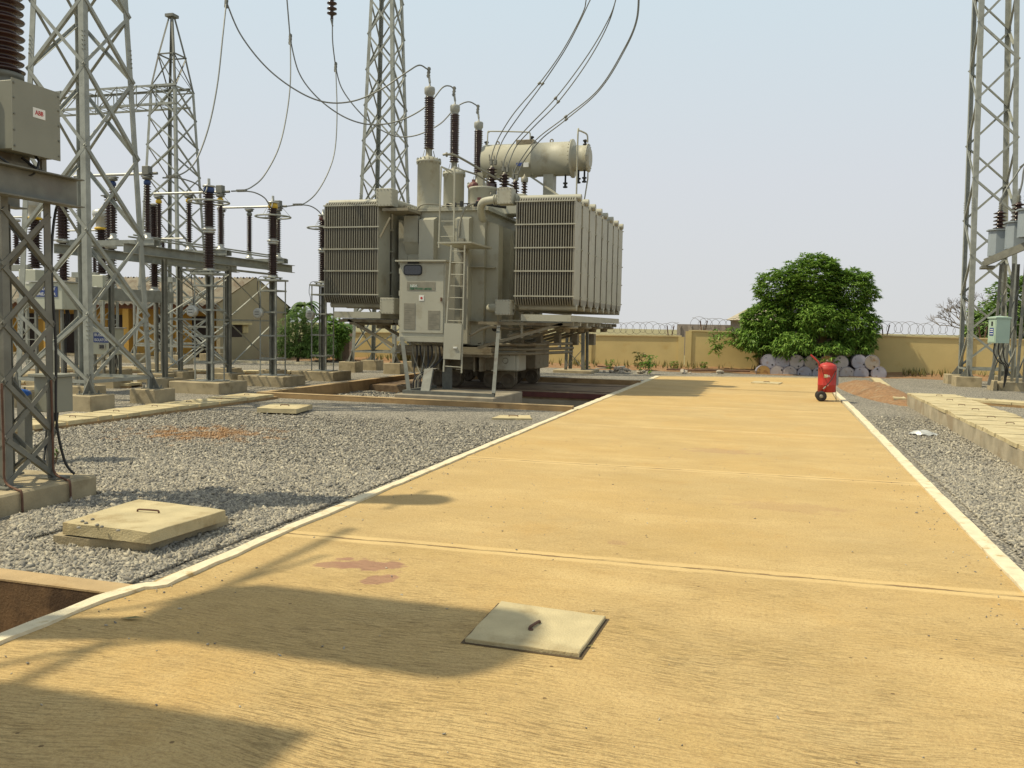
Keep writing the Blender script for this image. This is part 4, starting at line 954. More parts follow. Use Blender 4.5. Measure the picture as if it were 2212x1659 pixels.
# undercarriage: boxes and double wheels
def bogie(x, y, dx=.0):
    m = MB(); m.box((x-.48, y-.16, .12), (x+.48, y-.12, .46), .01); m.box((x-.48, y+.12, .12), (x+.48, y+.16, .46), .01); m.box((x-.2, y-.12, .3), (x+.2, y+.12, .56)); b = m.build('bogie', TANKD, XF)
    for s in (-.28, .28):
        m = MB(); m.lathe([(.03, -.20), (.07, -.20), (.07, -.165), (.15, -.165), (.16, -.18), (.215, -.18), (.215, -.10), (.245, -.09), (.245, -.05), (.21, -.04), (.21, .16), (.05, .17)], (x+s, y, .18), (0, 1, 0), 28, False); m.build('wheel', mat('greasy_wheel', (.13, .105, .07), .7, .1, .25, 6), b)
for (x, y) in ((-7.85, 25.2), (-9.55, 25.2), (-7.85, 27.9), (-9.55, 27.9)): bogie(x, y)
q0, q1 = at(1118, 796, Y=26.3), at(1158, 738, Y=26.3)
m = MB(); m.box((q0.x, 26.3, q0.z), (q1.x, 28.0, q1.z), .02); bx = m.build('marshalling_box', TANKD, XF)
q0, q1 = at(1072, 801, Y=24.3), at(1112, 757, Y=24.3); qx, qz = (q0.x+q1.x)/2, (q0.z+q1.z)/2
m = MB(); m.box((q0.x-.05, 24.36, q0.z), (q1.x+.1, 25.2, q1.z), .03); m.box((q0.x, 24.3, q0.z+.02), (q1.x, 24.355, q1.z-.02), .02); bx = m.build('marshalling_box', TANK, XF)
m = MB(); m.torus((qx, 24.29, qz), .08, .012, (0, 1, 0), 20, 6)
for dx in (-.12, .12): m.lathe([(.02, 0), (.02, .02)], (qx+dx, 24.3, qz+.15), (0, -1, 0), 8)
m.build('lock', PLATE, bx)
m = MB(); m.lathe([(.07, 0), (.09, .01), (.09, .05), (.05, .07)], (-8.15, 23.9, 1.12), (0, -1, 0), 16); m.tube([(-8.15, 23.9, 1.3), (-8.0, 23.7, 1.33)], .015, 6); m.build('valve', BLK, XF); m = MB(); m.lathe([(.03, 0), (.05, .02), (.05, .08), (.09, .09), (.09, .14), (.03, .16)], (-7.7, 24.0, 1.75), (.5, -1, 0), 12)
m.build('valve', BLK, XF)
# dusty pipes running along the base to the right
m = MB()
for k, (z, y) in enumerate(((1.28, 24.0), (1.14, 24.2), (1.02, 24.1))): m = MB(); m.tube([(-8.0, y, z), (-6.7, y+.2, z+.02), (-5.9, y+2.2, z+.05)], .045, 8); m.build('base_pipe', TANKD, XF)
m = MB()
for k in range(5): m = MB(); m.box((-7.5+k*.42, 25.6+k*.7, 1.25), (-7.32+k*.42, 25.9+k*.7, 1.62)); m.build('clamp_block', TANKD, XF)
m = MB(); m.tube([(-7.1, 23.4, 1.55), (-6.2, 24.6, 1.86), (-5.7, 25.4, 1.9)], .05, 8); m.build('base_pipe', TANKD, XF); m = MB()
m.tube(smooth_path([(-8.05, 22.9, 1.55), (-7.6, 23.2, 1.8), (-7.0, 23.8, 1.75), (-6.2, 24.6, 1.9), (-5.6, 25.5, 2.0)], 6), .045, 8)
m.build('cable_tray', TANKD, XF)
m = MB()
for a, b in (((-7.4, 23.6, 1.98), (-6.3, 23.6, 2.0)), ((-7.4, 23.6, 1.42), (-7.4, 23.6, 2.0)), ((-7.4, 23.6, 1.42), (-7.0, 23.6, 1.5)), ((-6.75, 23.6, 1.5), (-6.75, 23.6, 2.0))): m.bar(a, b, .06, .05)
m.build('bracket', TANK, XF)

# radiators: 24 plates on a top and a bottom header, eight in a row on each side
NF = 24
def radiator(x0, x1, y, mirror=False):
    z0, z1 = 2.42, 5.22; dpt = .82; pitch = (x1-x0-.08)/(NF-1)
    m = MB()
    for i in range(NF):
        x = x0+.04+i*pitch; w = .013; tk = .0 if 0 < i < NF-1 else .006
        vs = []
        prof = [(0, z1), (0, z0+.16), (.10, z0), (dpt-.10, z0), (dpt, z0+.16), (dpt, z1), (dpt-.12, z1+.1), (.12, z1+.1)]
        for sx in (-w-tk, w+tk): vs += [(x+sx, y+a, b) for a, b in prof]
        m.add(vs, [tuple(range(7, -1, -1)), tuple(range(8, 16))]+[(k, (k+1) % 8, (k+1) % 8+8, k+8) for k in range(8)])
    r = m.build('radiator', FINM, XF)
    for xe in (x0+.04-.024, x1-.04+.020): ep = MB(); ep.box((xe, y+.01, z0+.17), (xe+.004, y+dpt-.01, z1-.0)); ep.build('sky_lit_sheet', TANK, r)  # paler sheet added over the outer fins, sky light put into its colour
    hp = MB(); a, b = (x0-.02, x1+.06) if not mirror else (x0-.02, x1+.06)
    hp.tube([(a, y+dpt/2, z1+.12), (b, y+dpt/2, z1+.12)], .10, 14); hp.build('header_pipe', TANK, r)
    hp = MB(); hp.tube([(x0+.05, y+dpt/2, z0-.05), (x1-.0, y+dpt/2, z0-.05)], .09, 12); hp.build('header_pipe', TANK, r)
    sb = MB()
    for zz in (z0+.22, z0+.90, z0+1.53, z0+2.16, z1-.02):
        sb.box((x0-.01, y-.022, zz), (x1+.012, y-.004, zz+.035))
        sb.box((x0-.01, y+dpt+.004, zz), (x1+.012, y+dpt+.022, zz+.035))
    sb.build('spacer_bar', TANK, r)
for k in range(8):
    radiator(-6.83, -5.15, 23.0+.985*k); radiator(-12.66, -10.9, 23.0+.985*k, True)
# manifolds and the boxed joints
m = MB()
for z, rr in ((5.34, .13), (2.37, .12)):
    m.tube([(-6.98, 23.2, z), (-6.98, 30.6, z)], rr, 12)
    if z > 3: m.tube([(-10.7, 23.2, z), (-10.7, 30.6, z)], rr, 12)
    else: m.tube([(-10.7, 23.2, z), (-10.7, 30.6, z)], rr, 12)
m.tube(smooth_path([(-7.15, 23.3, 5.32), (-7.6, 23.3, 5.32), (-7.95, 23.45, 5.25), (-8.1, 23.9, 4.95), (-8.1, 24.1, 4.9)], 6), .11, 12)
for x in (-7.42, -7.48, -7.54, -6.98, -6.93, -6.88): m.lathe([(.15, 0), (.15, .02)], (x, 23.3, 5.32), (1, 0, 0), 16)
m.tube([(-7.75, 24.4, 2.33), (-7.7, 23.6, 2.33), (-7.6, 23.35, 2.33), (-7.3, 23.3, 2.33)], .12, 12); m.tube([(-7.2, 23.3, 2.33), (-6.9, 23.3, 2.33)], .13, 12)
m.build('oil_pipe', TANK, XF)
m = MB(); m.add([(-11.0, 23.3, 5.12), (-10.45, 24.2, 5.05), (-10.45, 24.2, 5.3), (-11.0, 23.3, 5.46), (-10.9, 23.7, 5.12), (-10.4, 24.5, 5.05), (-10.4, 24.5, 5.3), (-10.9, 23.7, 5.46)], [(0, 1, 2, 3), (3, 2, 6, 7), (4, 7, 6, 5), (0, 4, 5, 1)])
m.box((-10.8, 23.0, 5.04), (-10.0, 24.0, 5.12)); m.bar((-10.85, 23.0, 4.3), (-10.55, 23.0, 4.85), .05, .05); m.build('duct', TANKD, XF)
def jointbox(x, y, z, w, h):
    m = MB(); m.box((x-w/2, y, z-h/2), (x+w/2, y+.4, z+h/2), .01); b = m.build('junction_cover', TANK, XF)
    m = MB()
    for i in range(5):
        for (px, pz) in ((-.42+.21*i, .43), (-.42+.21*i, -.43), (-.43, -.42+.21*i), (.43, -.42+.21*i)): m.lathe([(.012, 0), (.012, .012)], (x+px*w, y-.001, z+pz*h), (0, -1, 0), 6, False)
    m.build('screws', PLATE, b)
jointbox(-7.13, 22.9, 5.37, .42, .44); jointbox(-7.12, 22.9, 2.34, .44, .42)
jointbox(-10.72, 22.95, 5.42, .50, .50); jointbox(-10.60, 22.95, 2.34, .45, .46)
# platforms under the radiators
for (x0, x1, xp) in ((-6.6, -5.2, -6.5), (-12.3, -10.8, -11.9)):
    m = MB(); m.box((x0, 22.95, 1.98), (x1, 22.99, 2.16)); m.box((x1-.04, 23.0, 1.98), (x1, 30.6, 2.15)); m.box((x0, 23.0, 1.98), (x0+.04, 30.6, 2.15))
    for k in range(8): m.box((x0+.05, 23.4+k*.98, 1.86), (x1-.05, 23.52+k*.98, 1.97))
    m.build('fan_platform', TANK, XF)
    for k in range(4):
        for s in (0, 1):
            m = MB(); m.lathe([(.30, 0), (.34, .01), (.34, .07), (.30, .08)], (x0+.4+s*.65, 23.9+k*1.9, 1.78), n=20); m.lathe([(.1, -.12), (.12, -.1), (.12, .02)], (x0+.4+s*.65, 23.9+k*1.9, 1.80), n=12)
            m.build('cooling_fan', TANKD, XF)
    for k in range(5):
        m = MB(); y = 23.3+k*1.7; xt = TX1+.1 if x0 > -8 else TX0-.1; xe = x1 if x0 > -8 else x0
        m.bar((xt, y, 1.2), (xe-(.3 if x0 > -8 else -.3), y, 1.92), .08, .08); m.bar((xt, y, 1.9), (xe, y, 1.9), .08, .08)
        m.build('platform_bracket', TANKD, XF)
# HV bushings on turrets
for i, y in enumerate((24.5, 26.65, 29.0)):
    x = -10.0
    m = MB(); m.lathe([(.335, 5.24), (.335, 6.62), (.37, 6.63), (.37, 6.69), (.335, 6.70), (.335, 6.74), (.30, 6.75), (.12, 6.83)], (x, y, 0), n=32)
    for k in range(16): a = k*math.pi/8; m.lathe([(.014, 6.58), (.014, 6.76)], (x+.35*math.cos(a), y+.35*math.sin(a), 0), n=6, smooth=False)
    tu = m.build('turret', TANK, XF)
    m = MB(); m.lathe([(.17, 6.74), (.17, 6.78), (.10, 6.83), (.09, 7.04), (.12, 7.06)], (x, y, 0), n=20)
    for k in range(4):
        a = k*math.pi/2+.6; m.bar((x+.2*math.cos(a), y+.2*math.sin(a), 6.74), (x+.13*math.cos(a), y+.13*math.sin(a), 7.0), .05, .01)
    m.build('mounting_flange', PLATE, tu)
    m = MB(); m.lathe(sheds(1.52, 23, .12, .158, 7.04, .15), (x, y, 0), n=26); m.build('hv_insulator', PORC, XF)
    m = MB(); m.lathe([(.12, 8.56), (.12, 8.62), (.155, 8.66), (.16, 8.80), (.145, 8.84), (.03, 8.88), (.025, 8.98)], (x, y, 0), n=22)
    m.bar((x, y, 8.98), (x-.04, y, 9.24), .07, .05); m.build('bushing_cap', mat('cap_cream', (.30, .30, .26), .5), XF)
# LV side: a stepped box and four small bushings
m = MB(); m.lathe([(.40, 5.24), (.40, 6.0), (.44, 6.02), (.44, 6.08), (.3, 6.1)], (-8.75, 25.9, 0), n=26); m.box((-8.9, 25.7, 5.24), (-7.35, 26.5, 5.85), .02); m.build('lv_turret', TANK, XF)
for i, (px, py, pb) in enumerate(((1063, 362, 394), (1090, 376, 404), (1113, 392, 418), (1133, 394, 420))):
    top = at(px, py, Y=26.1); bot = at(px, pb, Y=26.1); x, z0, z1 = top.x, bot.z-.05, top.z
    m = MB(); h = z1-z0; n_s = 5; rr = .165 if i < 2 else (.13 if i == 2 else .10)
    m.lathe([(rr*1.0, z0-.5), (rr*1.0, z0)], (x, 26.1, 0), n=16); m.lathe(sheds(h, n_s, rr*.5, rr, z0), (x, 26.1, 0), n=20); b = m.build('lv_bushing', PORCD if i < 3 else PORCD, XF)
    m = MB()
    if i < 3: m.lathe([(.07, z1), (.05, z1+.05), (.03, z1+.08), (.025, z1+.22)], (x, 26.1, 0), n=14); m.box((x-.1, 26.07, z1+.22), (x+.1, 26.13, z1+.25)); m.tube([(x-.07, 26.1, z1+.22), (x-.1, 26.1, z1+.40)], .02, 6); m.tube([(x+.07, 26.1, z1+.22), (x+.06, 26.1, z1+.36)], .02, 6)
    else: m.lathe([(.10, z1), (.11, z1+.04), (.11, z1+.14), (.04, z1+.18), (.01, z1+.26)], (x, 26.1, 0), n=14)
    m.build('terminal', PLATE, b)
# conservator
m = MB(); R0 = .53; cx_, cz_ = 27.3, 7.15
m.lathe([(R0-.12, -.06), (R0, .0), (R0, 1.63), (R0+.03, 1.64), (R0+.03, 1.68), (R0, 1.69), (R0, 2.88), (R0+.07, 2.885), (R0+.07, 2.93), (.40, 2.935), (.40, 3.38), (.44, 3.385), (.44, 3.42), (.36, 3.43), (.30, 3.47)], (-9.15, cx_, cz_), (1, 0, 0), 48)
con = m.build('conservator', TANK, XF)
m = MB()
for k in range(28): a = k*2*math.pi/28; m.lathe([(.014, 0), (.014, .07)], (-6.30, cx_+.575*math.cos(a), cz_+.575*math.sin(a)), (1, 0, 0), 6, False)
for k in range(18): a = k*2*math.pi/18; m.lathe([(.012, 0), (.012, .07)], (-5.78, cx_+.42*math.cos(a), cz_+.42*math.sin(a)), (1, 0, 0), 6, False)
for x in (-8.75, -6.95): m.torus((x, cx_, cz_+R0+.05), .05, .02, (0, 1, 0), 16, 6)
m.build('bolt_ring', TANKD, con)
m = MB(); m.box((-8.05, cx_-.3, cz_+.44), (-7.45, cx_+.25, cz_+.60), .02); m.build('manhole_lid', TANKD, con)
m = MB(); m.tube(smooth_path([(-9.0, cx_-.3, 6.2), (-9.0, cx_-.3, 7.9), (-8.95, cx_-.3, 8.02), (-8.85, cx_-.3, 8.05), (-7.75, cx_-.3, 7.98), (-7.6, cx_-.3, 7.95), (-7.58, cx_-.3, 7.85), (-7.58, cx_-.3, 7.74)], 4), .022, 8)
m.build('vent_pipe', TANK, con); m = MB(); m.tube(smooth_path([(-5.98, cx_-.55, 5.4), (-5.98, cx_-.55, 7.75), (-5.95, cx_-.55, 7.88), (-5.85, cx_-.5, 7.86), (-5.72, cx_-.4, 7.78), (-5.7, cx_-.4, 7.55)], 4), .026, 8)
m.tube([(-5.75, cx_, 6.7), (-5.75, cx_, 6.5), (-5.85, cx_, 5.8)], .022, 8)
m.build('vent_pipe', TANK, con)
m = MB()
for (x, z) in ((-6.03, 6.55), (-5.84, 6.57), (-6.45, 6.42), (-9.1, 7.80), (-7.58, 7.90), (-5.84, 7.72)):
    sh_ = .28 if z < 7 else -.01; m = MB(); m.lathe([(.03, -.2), (.075, -.19), (.075, -.15), (.04, -.14), (.04, -.08), (.075, -.07), (.075, -.03), (.03, -.02), (.03, sh_)], (x, cx_-.1, z), n=12)
    m.build('drain_valve', BLK, con)
m = MB(); m.box((-7.15, 27.1, 5.3), (-6.82, 27.5, 6.66)); m.bar((-7.6, 27.2, 6.62), (-6.2, 26.6, 5.7), .05, .05); m.build('conservator_support', TANK, XF); m = MB(); m.bar((-9.3, 27.3, 5.3), (-9.3, 27.3, 6.8), .2, .2); m.build('conservator_support', TANK, XF)
m = MB(); m.box((-7.95, 26.76, 6.88), (-7.75, 26.80, 6.98)); m.build('rating_label', BLUE, con); m = MB(); m.box((-7.72, 26.76, 6.84), (-7.55, 26.80, 6.98)); m.build('rating_label', WHT, con)
# gas relay pipe and red relays
m = MB(); m.tube(smooth_path([(-9.55, 24.5, 6.86), (-9.35, 24.5, 6.86), (-9.1, 24.7, 6.8), (-8.3, 26.0, 6.35), (-7.9, 26.9, 6.2)], 5), .035, 8); m.lathe([(.07, 0), (.07, .03)], (-9.45, 24.5, 6.86), (1, 0, 0), 12)
m.tube([(-10.0+.45, 26.4, 6.72), (-9.2, 26.6, 6.62), (-8.7, 26.9, 6.3)], .03, 8); m.tube([(-8.6, 26.3, 6.2), (-8.05, 24.4, 5.35)], .022, 8)
m.tube(smooth_path([(-9.6, 24.2, 5.2), (-9.2, 24.1, 5.35), (-9.0, 24.05, 5.3), (-8.95, 24.0, 5.25)], 5), .025, 8)
m.tube(smooth_path([(-10.2, 23.9, 4.9), (-10.0, 23.9, 5.3), (-9.5, 24.1, 5.34)], 5), .022, 8)
m.tube(smooth_path([(-8.3, 23.95, 5.35), (-8.55, 23.8, 5.2), (-8.68, 23.7, 4.8), (-8.7, 23.65, 4.35)], 6), .03, 8)
m.build('small_pipe', PLATE, XF)
for (px, py, y) in ((1035, 443, 24.3), (1023, 403, 26.3)):
    p = at(px, py, Y=y); m = MB(); m.lathe([(.06, -.16), (.13, -.14), (.15, -.02), (.15, .06), (.08, .12)], p, (.6, -.7, .1), 16); m.box(p+V((-.05, -.03, .13)), p+V((.05, .03, .22))); m.build('gas_relay', REDV, XF)
m = MB()
for k in range(6): m.box((-9.2+k*.21, 23.92, 5.25), (-9.12+k*.21, 23.98, 5.34+.03*(k % 3)))
m.tube([(-9.3, 24.3, 5.38), (-8.3, 24.3, 5.38)], .02, 6); m.tube([(-8.35, 24.1, 5.38), (-7.6, 24.6, 5.30)], .05, 8)
m.build('cover_fittings', BLK, XF)
# control cabinet
cb_ = MB(); cb_.box((-9.79, 22.0, 1.48), (-8.46, 22.75, 3.52)); CAB = cb_.build('control_cabinet', TANK, XF)
m = MB(); m.box((-9.73, 21.975, 1.60), (-8.50, 21.998, 3.46), .006); m.build('door', TANK, CAB)
m = MB(); m.box((-9.87, 21.85, 3.52), (-8.40, 22.8, 3.56)); m.build('roof_sheet', TANK, CAB)
m = MB(); m.box((-9.83, 21.95, 1.36), (-8.42, 22.78, 1.475)); m.build('sill', TANK, CAB)
def onface(px, py, Y): p = at(px, py, Y=Y); return p.x, p.z
def plate(px0, py0, px1, py1, yy, mt, nm, th=.008, par=CAB):
    x0, z0 = onface(px0, py0, 22.0); x1, z1 = onface(px1, py1, 22.0); m = MB(); m.box((x0, yy-th, z0), (x1, yy, z1), .002); m.build(nm, mt, par); return x0, x1, min(z0, z1), max(z0, z1)
fy = 21.974
x0, x1, z0, z1 = plate(880, 627, 941, 609, fy, PLATE, 'label_plate')   # placed from the photo then text fitted
CAB_T = (x0, x1, z0, z1)
x0, z0 = onface(873, 595, 22.0); x1, z1 = onface(913, 572, 22.0)
m = MB()
def rrect(m, x0, x1, z0, z1, y, th, rc, n=5):
    P = []
    for (cx, cz, a0) in ((x1-rc, z1-rc, 0), (x0+rc, z1-rc, 90), (x0+rc, z0+rc, 180), (x1-rc, z0+rc, 270)):
        for k in range(n+1): a = rad(a0+90*k/n); P.append((cx+rc*math.cos(a), cz+rc*math.sin(a)))
    N = len(P); m.add([(p[0], y, p[1]) for p in P]+[(p[0], y-th, p[1]) for p in P], [tuple(range(N)), tuple(reversed(range(N, 2*N)))]+[(i, i+N, (i+1) % N+N, (i+1) % N) for i in range(N)])
rrect(m, x0, x1, z0, z1, fy, .02, .09); m.build('window_seal', BLK, CAB)
m = MB(); rrect(m, x0+.03, x1-.03, z0+.03, z1-.03, fy-.0205, .004, .07); m.build('window', GLASS, CAB)
plate(881, 570, 906, 566, fy, BLK, 'name_strip')
x0, x1, z0, z1 = CAB_T
gx0 = x0+(x1-x0)*.11; gx1 = x0+(x1-x0)*.37; gz0 = z0+(z1-z0)*.31; gz1 = z0+(z1-z0)*.62
m = MB(); m.box((gx0, fy-.012, gz0), (gx1, fy-.0085, gz1)); m.build('emblem_plate', GRNL, CAB)
text_mb('NBM', ((gx0+gx1)/2, fy-.0135, gz0+(gz1-gz0)*.64), .10, (1, 0, 0), (0, 0, 1), (0, -1, 0), .003, (gx1-gx0)*.86).build('lettering', WHT, CAB)
m = MB()
for k in range(5): m.box((gx0+.02+k*.042, fy-.0145, gz0+.012), (gx0+.05+k*.042, fy-.0125, gz0+.028))
m.build('lettering', WHT, CAB)
text_mb('NBM POWER LIMITED', (x0+(x1-x0)*.49, fy-.0105, z0+(z1-z0)*.16), .075, (1, 0, 0), (0, 0, 1), (0, -1, 0), .003, (x1-x0)*.77).build('lettering', GRNL, CAB)
a = plate(906, 650, 917, 638, fy, WHT, 'warning_label'); m = MB(); m.lathe([(.034, 0), (.034, .003)], ((a[0]+a[1])/2, fy-.0085, (a[2]+a[3])/2), (0, -1, 0), 14); m.build('warning_mark', REDL, CAB)
for q in ((873, 711, 898, 655), (925, 711, 951, 671)):
    a = plate(*q, fy, PLATE, 'diagram_plate'); m = MB()
    for k in range(9): zz = a[2]+(a[3]-a[2])*(.12+.085*k); m.box((a[0]+.03, fy-.0105, zz), (a[0]+.03+(a[1]-a[0]-.06)*(.5+.5*((k*7) % 3)/2), fy-.0085, zz+.006))
    m.build('diagram_lines', mat('faint_print', (.15, .14, .11), .7), CAB)
x, z = onface(955, 646, 22.0); m = MB(); m.box((x-.03, fy-.03, z-.06), (x+.01, fy, z+.04)); m.lathe([(.02, 0), (.02, .04)], (x, fy, z), (0, -1, 0), 8); m.build('handle', RUST, CAB)
m = MB(); 
for z in (1.8, 2.6, 3.2): m.box((-9.815, 22.0, z), (-9.79, 22.06, z+.14))
m.build('hinge', TANK, CAB)
m = MB(); R3 = random.Random(4)
for k in range(26):
    xa = -9.55+k*.04; m.tube([(xa, 22.3, 1.36), (xa+R3.uniform(-.03, .03), 22.3, 1.22)], .014, 5)
m.build('cable_glands', TANKD, CAB)
for k in range(9):
    xa = -9.5+k*.11; m = MB(); xe = -9.05+R3.uniform(-.25, .25)
    m.tube(smooth_path([(xa, 22.3, 1.25), (xa+.03, 22.25, .95+R3.uniform(-.1, .1)), ((xa+xe)/2+R3.uniform(-.1, .1), 22.1, .6), (xe-.06, 22, .3), (xe, 21.9, -.4)], 7), .022, 6); m.build('control_cable', BLK if k % 3 else PLATE, XF)
# ladders
def ladder(par, a0, a1, b0, b1, n, r=.018, nm='ladder', mt=TANK):
    m = MB(); a0, a1, b0, b1 = map(V, (a0, a1, b0, b1)); m.bar(a0, a1, r*2, r*2); m.bar(b0, b1, r*2, r*2)
    for k in range(n): t = (k+.5)/n; m.tube([a0.lerp(a1, t), b0.lerp(b1, t)], .011, 6)
    return m.build(nm, mt, par)
L0, L1 = at(958, 803, Y=21.85), at(975, 530, Y=21.85); L2, L3 = at(997, 806, Y=21.85), at(1004, 530, Y=21.85)
ladder(XF, L0, L1, L2, L3, 11)
m = MB(); q0, q1, q2, q3 = at(957, 775, Y=21.8), at(994, 777, Y=21.8), at(997.5, 699, Y=21.8), at(960, 698, Y=21.8)
m.add([p for p in (q0, q1, q2, q3)]+[p+V((0, .03, 0)) for p in (q0, q1, q2, q3)], [(0, 1, 2, 3), (7, 6, 5, 4), (0, 4, 5, 1), (1, 5, 6, 2), (2, 6, 7, 3), (3, 7, 4, 0)])
gd = m.build('climbing_guard', TANK, XF); p = at(983, 751, Y=21.79); m = MB(); m.box((p.x-.05, 21.77, p.z-.02), (p.x+.05, 21.80, p.z+.02)); m.build('latch', WHT, gd)
p0, p1 = at(945, 527, Y=21.9), at(1018, 527, Y=21.9)
m = MB(); m.box((p0.x, 21.9, 4.0), (p1.x, 23.7, 4.04)); m.build('platform', TANK, XF)
p0, p1, p2, p3 = at(948, 525, Y=23.65), at(953, 360, Y=23.65), at(980, 525, Y=23.65), at(982, 360, Y=23.65)
m = MB(); a0 = V((p0.x, 23.65, 4.04)); b0 = V((p2.x, 23.65, 4.04)); m.bar(a0, p1, .04, .04); m.bar(b0, p3, .04, .04); m.bar(p1, p1+V((.05, .8, .0)), .035, .035); m.bar(p3, p3+V((.05, .8, .0)), .035, .035)
m.tube([p1, p1+V((.3, .3, -.22))], .016, 6)
for t in (.14, .33, .52): m.tube([a0.lerp(p1, t), b0.lerp(p3, t)], .011, 6)
m.build('ladder', TANK, XF)
m = MB(); m.box((-8.68, 23.55, 3.9), (-8.52, 23.7, 4.3)); m.box((-8.64, 23.66, 1.9), (-8.58, 23.7, 4.0)); m.box((-8.95, 23.9, 1.9), (-8.85, 24.04, 3.5)); m.build('conduit', PLATE, XF)
# support frame and block in front
m = MB(); A0, A1 = V((-9.02, 20.65, .05)), V((-9.62, 21.9, 1.36)); m.bar(at(883, 846, Y=20.75), at(868, 728, Y=21.9)+V((0, 0, -.02)), .09, .09); m.bar(at(1066, 852, Y=20.6), at(1077, 706, Y=22.4), .09, .09)
b0, b1 = at(872, 846, Y=20.6), at(1068, 855, Y=20.6); m.bar(b0, b1, .09, .09); m.bar(b0, b0+V((0, 2.2, 0)), .08, .08); m.build('support_frame', STEELSHADE, XF)
m = MB(); m.box((-9.18, 20.35, -.9), (-6.5, 22.9, .055), .02); m.build('concrete_block', CONCG, XF)
m = MB(); a, b = at(927, 798, Y=21.3), at(915, 862, Y=20.5); m.bar(a, b+V((0, 0, -.1)), .24, .08, (0, -1, .5)); m.build('cable_duct', STEELSHADE, XF); m = MB(); a, b = at(966, 790, Y=22.6), at(966, 848, Y=22.6); m.bar(a, b, .26, .10, (0, 1, 0)); m.build('cable_duct', STEELSHADE, XF)
# support legs for the rear of the radiator platform
LG = empty('platform_trestle', (-7.9, 34.9, 0), 'braced steel trestle on a concrete pad right behind the transformer', 'trestle')
m = MB(); q = at(1240, 803, Y=34.9); xx = q.x
for dx, dy in ((-.42, 0), (.42, .0), (-.42, .9), (.42, .9)): m.angle((xx+dx, 34.9+dy, 0), (xx+dx*.9, 34.9+dy, 2.05), .13, (-dx, 0, 0), (0, .45-dy, 0), .015)
for z in (.1, 1.0):
    m.bar((xx-.4, 34.9, z), (xx+.4, 34.9, z+.9), .07, .02); m.bar((xx+.4, 34.92, z), (xx-.4, 34.92, z+.9), .07, .02)
m.box((xx-.9, 34.6, 1.95), (xx+.9, 36.0, 2.1)); m.lathe([(.05, 0), (.13, .02), (.13, .05), (.06, .07), (.06, .12)], (xx-.55, 34.8, 1.0), (-1, 0, 0), 12); m.build('frame', STEELD, LG)
m = MB(); m.box((xx-.8, 34.5, -.2), (xx+.8, 36.2, .08), .02); m.build('pad', CONC, LG)

# the twin transformer of the next bay (only its shadow reaches the picture)
STW = 1
TW = empty('power_transformer', (-8.6, -1.5, 0), 'second transformer of the next bay, outside the view to the left of the camera', 'transformer')
m = MB(); m.box((-10.4, -4.2, -.4), (-8.0, 1.6, 5.1), .05); m.build('tank', TANK, TW)
m = MB()
for k in range(4):
    for i in range(24): m.box((-6.83+i*.0705, -1.6+k*.985, 2.4), (-6.80+i*.0705, -.8+k*.985, 5.25))
m.box((-6.9, -1.6, 5.26), (-5.1, 1.7, 5.4)); m.build('radiator', FINM, TW)
m = MB(); m.lathe([(.3, 0), (.55, .1), (.55, 1.9), (.3, 2.0)], (-7.5, 3.15, 6.5), (1, 0, 0), 32); m.box((-6.6, 3.0, 0), (-6.3, 3.3, 6.0)); m.build('conservator', TANK, TW)
m = MB(); m.lathe(sheds(1.4, 16, .12, .16, 6.4), (-9.6, 1.0, 0), n=16); m.lathe(sheds(1.4, 16, .12, .16, 6.4), (-9.6, -1.2, 0), n=16); m.build('hv_insulator', PORC, TW)

for i, (P_, r__, lab_) in enumerate((([(-8.0, -1, 7.1), (-8.0, 5.3, 7.15)], .045, 'straight busbar tube above the next bay, outside the view'), ([(-8.4, 1.0, 6.6), (-7.8, 1.9, 6.2), (-7.2, 2.6, 6.1), (-6.4, 3.0, 6.6)], .03, 'curved jumper of the next bay, outside the view'), ([(-9, 2.4, 7.3), (-7.6, 3.2, 6.2), (-7.3, 4.6, 6.4)], .025, 'slack jumper of the next bay, outside the view'))):
    m = MB(); m.tube(smooth_path(P_, 8), r__, 8); tag(m.build('busbar_tube' if i == 0 else 'jumper_conductor', ALU if i == 0 else CABLE), lab_, 'conductor', 'conductors of the next bay')
# ================================================================== OVERHEAD CONDUCTORS
def cable(name, P, r, label, group, clamps=(), n=12, mt=CABLE):
    ps = smooth_path(P, n); mm = MB(); mm.tube(ps, r, 8)
    e_ = empty(name, V(P[0]).to_tuple(), label, 'conductor', group); mm.build('conductor', mt, e_)
    for (c, d, L_) in clamps:
        c, d = V(c), V(d).normalized(); m = MB(); m.bar(c-d*L_/2, c+d*L_/2, .09, .06)
        for k in range(3): m.lathe([(.012, -.06), (.012, .06)], c+d*(k-1)*L_*.3, d.cross(V((0, 0, 1))) if abs(d.z) < .9 else (1, 0, 0), 6, False)
        m.build('clamp', STEELD, e_)
    return e_
GA = 'conductors from the droppers to the high voltage bushings'; GB = 'droppers to the disconnector poles'
dr = [(at(489, 4, X=-15.0)), at(627, 85, X=-15.0), at(725, 145, X=-15.0)]
tops = [at(488, -150, X=-15.0), at(610, -120, X=-15.0), at(718, 60, X=-15.0)]
busht = [V((-10.04, y, 9.22)) for y in (24.5, 26.65, 29.0)]
shape = [[(520, 75), (575, 145), (640, 195), (700, 220), (760, 219), (820, 195), (880, 155), (905, 141), (921, 148)],
         [(645, 155), (680, 205), (730, 245), (780, 266), (830, 268), (880, 254), (925, 226), (955, 190), (972, 186)],
         [(738, 190), (770, 235), (810, 272), (855, 294), (900, 292), (950, 268), (985, 232), (1010, 220), (1027, 226)]]
names = ['first', 'middle', 'last']
